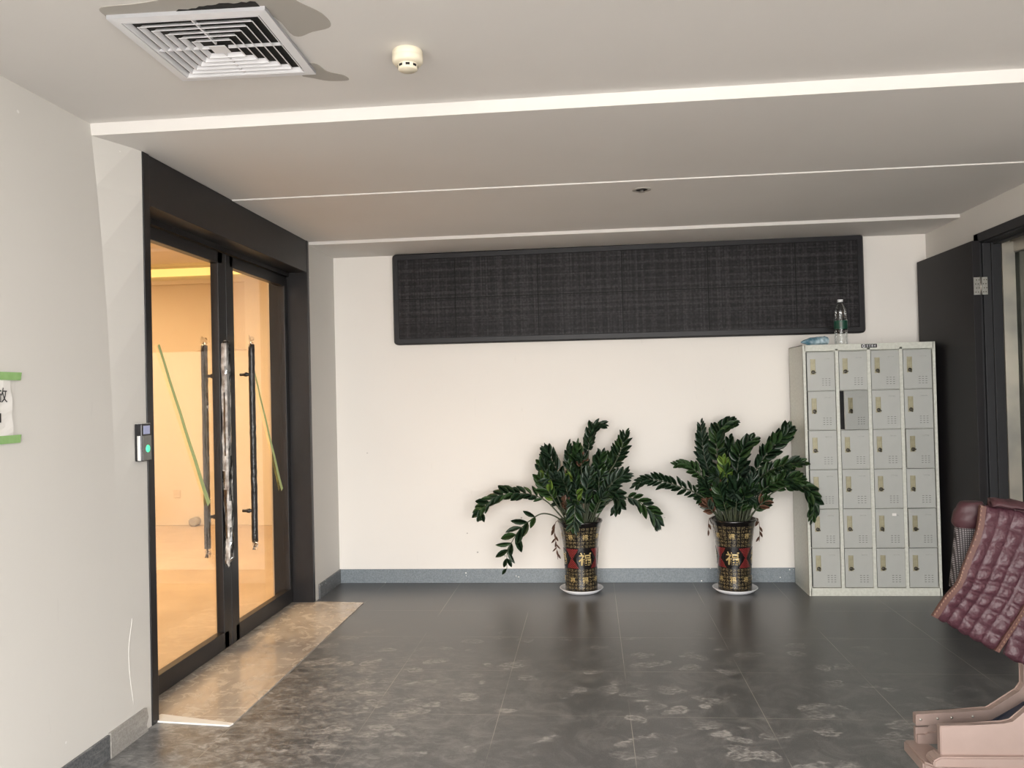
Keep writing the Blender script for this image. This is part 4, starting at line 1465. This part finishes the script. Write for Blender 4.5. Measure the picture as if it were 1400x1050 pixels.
def side_panel(y0, y1, top, name):
    bm = BM()
    prism(bm, top, y0 - 2.3, y1 - 2.3, 'y')
    bmesh.ops.bevel(bm, geom=list(bm.edges), offset=0.0025, segments=2, affect='EDGES')
    return obj(name, bm, 'rose', bn)


# far side frame: seat rail rising into the back post
fp_ = [T2(1.016, 0.355), T2(1.016, 0.391), T2(1.245, 0.408), T2(1.335, 0.468), T2(1.350, 0.49), T2(1.350, 0.98), T2(1.385, 0.98), T2(1.385, 0.46), T2(1.36, 0.44), T2(1.262, 0.374)]
far = side_panel(2.735, 2.765, fp_, 'side_rail')
bm = BM()
prism(bm, [T2(1.016, 0.30), T2(1.016, 0.348), T2(1.055, 0.350), T2(1.06, 0.356), T2(1.30, 0.368), T2(1.30, 0.30)], 2.742 - 2.3, 2.758 - 2.3, 'y')
prism(bm, [T2(1.018, 0.328), T2(1.045, 0.329), T2(1.052, 0.334), T2(1.09, 0.334), T2(1.09, 0.300), T2(1.018, 0.300)], 2.732 - 2.3, 2.742 - 2.3, 'y')
obj('bracket_plate', bm, 'rose', bn)
bm = BM()
for x, z in ((1.030, 0.376), (1.082, 0.380), (1.125, 0.383), (1.19, 0.388), (1.034, 0.314)):
    lathe(bm, [(0.0045, 0), (0.004, 0.002), (0, 0.003)], seg=10, cap=False)
    for v_ in bm.verts[-30:] if False else list(bm.verts)[-30:]:
        a, b, c = v_.co
        v_.co = (x - 1.2 + a, 2.735 - 2.3 - c, z + b)
obj('rivets', bm, 'chrome', bn)
# near side frame
npf = [T2(1.029, 0.318), T2(1.029, 0.4155), T2(1.215, 0.424), T2(1.24, 0.43), T2(1.30, 0.485), T2(1.33, 0.52), T2(1.335, 0.98), T2(1.375, 0.98), T2(1.375, 0.318)]
side_panel(2.585, 2.61, npf, 'side_panel')
bm = BM()   # flanges the frames stand on
prism(bm, [(0.985 - 1.2, 2.765 - 2.3), (1.05 - 1.2, 2.765 - 2.3), (1.075 - 1.2, 2.60 - 2.3), (1.55 - 1.2, 2.60 - 2.3), (1.55 - 1.2, 2.545 - 2.3), (1.04 - 1.2, 2.545 - 2.3), (0.983 - 1.2, 2.60 - 2.3)], 0.262, 0.300, 'z')
bmesh.ops.bevel(bm, geom=list(bm.edges), offset=0.006, segments=2, affect='EDGES')
obj('base_flange', bm, 'rose', bn)
bm = BM()
prism(bm, [T2(1.0, 0.300), T2(1.0, 0.318), T2(1.02, 0.330), T2(1.40, 0.335), T2(1.40, 0.300)], 2.565 - 2.3, 2.625 - 2.3, 'y')
bmesh.ops.bevel(bm, geom=list(bm.edges), offset=0.004, segments=2, affect='EDGES')
obj('foot_rail', bm, 'rose', bn)
bm = BM()   # beam along the bench, out to its other end near the camera side
box(bm, 1.10 - 1.2, 1.16 - 1.2, 1.35 - 2.3, 2.70 - 2.3, 0.215, 0.262, bev=0.004)
obj('beam', bm, 'rose', bn)
for y in (1.45, 2.55):
    bm = BM()
    prism(bm, [T2(1.115, 0.0), T2(1.115, 0.215), T2(1.145, 0.215), T2(1.145, 0.0)], y - 2.3 - 0.02, y - 2.3 + 0.02, 'y')
    prism(bm, [T2(1.06, 0.0), T2(1.06, 0.022), T2(1.40, 0.022), T2(1.40, 0.0)], y - 2.3 - 0.025, y - 2.3 + 0.025, 'y')
    obj('leg', bm, 'rose', bn)
bm = BM()   # navy pad between the side frames
prism(bm, [T2(1.085, 0.315), T2(1.085, 0.360), T2(1.18, 0.366), T2(1.25, 0.374), T2(1.345, 0.445), T2(1.36, 0.43), T2(1.27, 0.36), T2(1.2, 0.315)], 2.612 - 2.3, 2.733 - 2.3, 'y')
bmesh.ops.bevel(bm, geom=list(bm.edges), offset=0.006, segments=2, affect='EDGES')
obj('seat_pad', bm, 'navy', bn)
bm = BM()
prism(bm, [T2(1.032, 0.33), T2(1.032, 0.40), T2(1.25, 0.41), T2(1.34, 0.47), T2(1.40, 0.45), T2(1.27, 0.33)], 1.40 - 2.3, 2.12 - 2.3, 'y')
bmesh.ops.bevel(bm, geom=list(bm.edges), offset=0.006, segments=2, affect='EDGES')
obj('seat_pad', bm, 'navy', bn)
bm = BM()
box(bm, 1.385 - 1.2, 1.415 - 1.2, 1.40 - 2.3, 2.598 - 2.3, 0.60, 1.0, bev=0.008)
obj('backrest', bm, 'rose', bn)

# ------------------------------------------------------------------ quilted coat thrown over the bench back
ct = thing('quilted_coat', 'burgundy quilted puffer coat with brown zip hanging over the bench back', 'coat', (1.35, 2.65, 0.8))
OC = Vector((1.35, 2.65, 0.8))


def lerp(a, b, t):
    return a + (b - a) * t


def edge_curve(pts, t):
    cv = bez([(p[0], 0, p[1]) for p in pts], 10)
    i = t * (len(cv) - 1)
    k = min(int(i), len(cv) - 2)
    return cv[k].lerp(cv[k + 1], i - k)


def panel(left, right, nu, nv, y_at, name, puff=0.014, thick=0.022, top_extra=0.0, phase=0):
    """left/right: (x,z) edges top->bottom. Quilted front, plain back, closed sides."""
    bm = BM()
    su, sv = nu * 7, nv * 7
    F, B = [], []
    for j in range(sv + 1):
        v_ = j / sv
        a, b = edge_curve(left, v_), edge_curve(right, v_)
        rf, rb = [], []
        for i in range(su + 1):
            u = i / su
            p = a.lerp(b, u)
            fu, fv = (u * nu) % 1, (v_ * nv) % 1
            h = (abs(math.sin(PI * u * nu)) ** 0.48) * (abs(math.sin(PI * v_ * nv)) ** 0.48)
            wr = mnoise.noise(Vector((p.x * 38, phase, p.z * 38))) * 0.35 + mnoise.noise(Vector((p.x * 90, phase, p.z * 60))) * 0.2
            y = y_at(u, v_) - puff * h * (1 + wr)
            wob = 0.006 * mnoise.noise(Vector((p.x * 14, 5 + phase, p.z * 14)))
            hang = 0.006 * abs(math.sin(PI * u * nu)) * (1 if j == sv else 0)
            rf.append(bm.verts.new((p.x + wob, y, p.z + wob - hang)))
            rb.append(bm.verts.new((p.x + wob, y_at(u, v_) + thick * 0.6 + puff * 0.6 * h, p.z + wob)))
        F.append(rf); B.append(rb)
    for j in range(sv):
        for i in range(su):
            for G_, rev in ((F, False), (B, True)):
                q = [G_[j][i], G_[j][i + 1], G_[j + 1][i + 1], G_[j + 1][i]]
                f = bm.faces.new(q[::-1] if rev else q)
                f.smooth = True
    for i in range(su):
        bm.faces.new((F[0][i], B[0][i], B[0][i + 1], F[0][i + 1]))
        bm.faces.new((F[sv][i], F[sv][i + 1], B[sv][i + 1], B[sv][i]))
    for j in range(sv):
        bm.faces.new((F[j][0], F[j + 1][0], B[j + 1][0], B[j][0]))
        bm.faces.new((F[j][su], B[j][su], B[j + 1][su], F[j + 1][su]))
    for v_ in bm.verts:
        v_.co -= OC
    return obj(name, bm, 'coat', ct)


ya = lambda u, v: 2.668 + 0.05 * (1 - v) ** 2 * 0.4 + 0.02 * math.sin(u * 3) - 0.03 * math.sin(PI * v)
yb_ = lambda u, v: 2.648 - 0.008 * u + 0.02 * (1 - v)
LE = [(1.226, 1.066), (1.200, 0.985), (1.150, 0.880), (1.128, 0.830), (1.095, 0.785), (1.062, 0.722)]
ZE = [(1.475, 1.020), (1.415, 0.935), (1.355, 0.845), (1.310, 0.765), (1.268, 0.690), (1.232, 0.618)]
panel(LE, ZE, 5, 8, ya, 'front_panel', phase=1)
LB = [(1.480, 1.020), (1.420, 0.935), (1.360, 0.845), (1.315, 0.765), (1.275, 0.690), (1.252, 0.612)]
RB = [(1.78, 0.98), (1.74, 0.87), (1.68, 0.76), (1.63, 0.66), (1.58, 0.56), (1.55, 0.47)]
panel(LB, RB, 6, 8, yb_, 'side_body', phase=7)
# part that folds back over the bench top and hangs behind
bm = BM()
nu, nv = 30, 14
G_ = []
for j in range(nv + 1):
    v_ = j / nv
    row = []
    for i in range(nu + 1):
        u = i / nu
        x = lerp(1.24, 1.76, u)
        zt = lerp(1.066, 0.985, u)
        a = PI * v_ * 0.9
        y = 2.70 - 0.045 * math.cos(a) + 0.01
        z = zt + 0.022 * math.sin(a) - (max(0, v_ - 0.6) * 0.5)
        h = 0.006 * abs(math.sin(u * 12 * PI * 0.9)) + 0.004 * mnoise.noise(Vector((u * 20, v_ * 6, 2)))
        row.append(bm.verts.new(Vector((x + 0.01 * v_, y, z + h)) - OC))
    G_.append(row)
for j in range(nv):
    for i in range(nu):
        f = bm.faces.new((G_[j][i], G_[j][i + 1], G_[j + 1][i + 1], G_[j + 1][i]))
        f.smooth = True
cl = obj('shoulder_fold', bm, 'coat_plain', ct)
md = cl.modifiers.new('thick', 'SOLIDIFY')
md.thickness = 0.018
# zip tapes with metal teeth
for path, yf, nm in ((LE, ya, 0), (ZE, ya, 1)):
    bm = BM()
    cv = []
    for k in range(61):
        t = k / 60
        p = edge_curve(path, t)
        cv.append(Vector((p.x - (0.006 if nm == 0 else -0.003), (yf(0, t) if nm == 0 else yf(1, t)) - (0.004 if nm == 0 else 0.012), p.z)))
    for k in range(60):
        p, q = cv[k], cv[k + 1]
        d = (q - p).normalized()
        s = Vector((-d.z, 0, d.x)) * (0.0095 if nm == 0 else 0.007)
        vs_ = [bm.verts.new(c - OC) for c in (p + s, p - s, q - s, q + s)]
        b2 = [bm.verts.new(c - OC + Vector((0, 0.012, 0))) for c in (p + s, p - s, q - s, q + s)]
        f = bm.faces.new(vs_); f = bm.faces.new(b2[::-1])
        for i in range(4):
            bm.faces.new((vs_[i], b2[i], b2[(i + 1) % 4], vs_[(i + 1) % 4]))
        if k % 2 == 0:
            c = (p + q) / 2 - OC + (s * -0.75 if nm == 0 else s * 0.0) + Vector((0, -0.002, 0))
            box(bm, c.x - 0.0016, c.x + 0.0016, c.y - 0.0015, c.y + 0.001, c.z - 0.0026, c.z + 0.0026, mi=1)
    bmesh.ops.remove_doubles(bm, verts=bm.verts, dist=0.00005)
    obj('zip', bm, ['zip', 'teeth'], ct)
# smooth sleeve with grey knitted inner cuff behind the front edge
bm = BM()
n, sg = 18, 20
rings = []
for k in range(n + 1):
    t = k / n
    c = Vector((lerp(1.212, 1.196, t), 2.745, lerp(1.072, 0.985, t))) - OC
    ring = []
    rad = (0.050 * math.sin(PI * min(1, 0.12 + t * 0.75)) ** 0.45) if t < 0.93 else 0.036
    for j in range(sg):
        a = 2 * PI * j / sg
        w_ = 1 + 0.14 * mnoise.noise(Vector((math.cos(a) * 1.5, t * 4, math.sin(a) * 1.5)))
        ring.append(bm.verts.new(c + Vector((rad * w_ * math.cos(a), rad * w_ * 0.8 * math.sin(a), 0))))
    rings.append(ring)
for a, b in zip(rings, rings[1:]):
    for j in range(sg):
        f = bm.faces.new((a[j], a[(j + 1) % sg], b[(j + 1) % sg], b[j])); f.smooth = True
bm.faces.new(rings[0]); bm.faces.new(rings[-1])
obj('sleeve', bm, 'coat_plain', ct)
bm = BM()
rings = []
for k in range(n + 1):
    t = k / n
    c = Vector((lerp(1.196, 1.178, t), 2.745, lerp(0.99, 0.80, t))) - OC
    rings.append([bm.verts.new(c + Vector(((0.037 + 0.006 * t) * math.cos(2 * PI * j / sg), 0.032 * math.sin(2 * PI * j / sg), 0))) for j in range(sg)])
for a, b in zip(rings, rings[1:]):
    for j in range(sg):
        f = bm.faces.new((a[j], a[(j + 1) % sg], b[(j + 1) % sg], b[j])); f.smooth = True
bm.faces.new(rings[0]); bm.faces.new(rings[-1])
q = obj('knitted_cuff', bm, 'knit', ct)
q['label'] = 'grey knitted cuff'
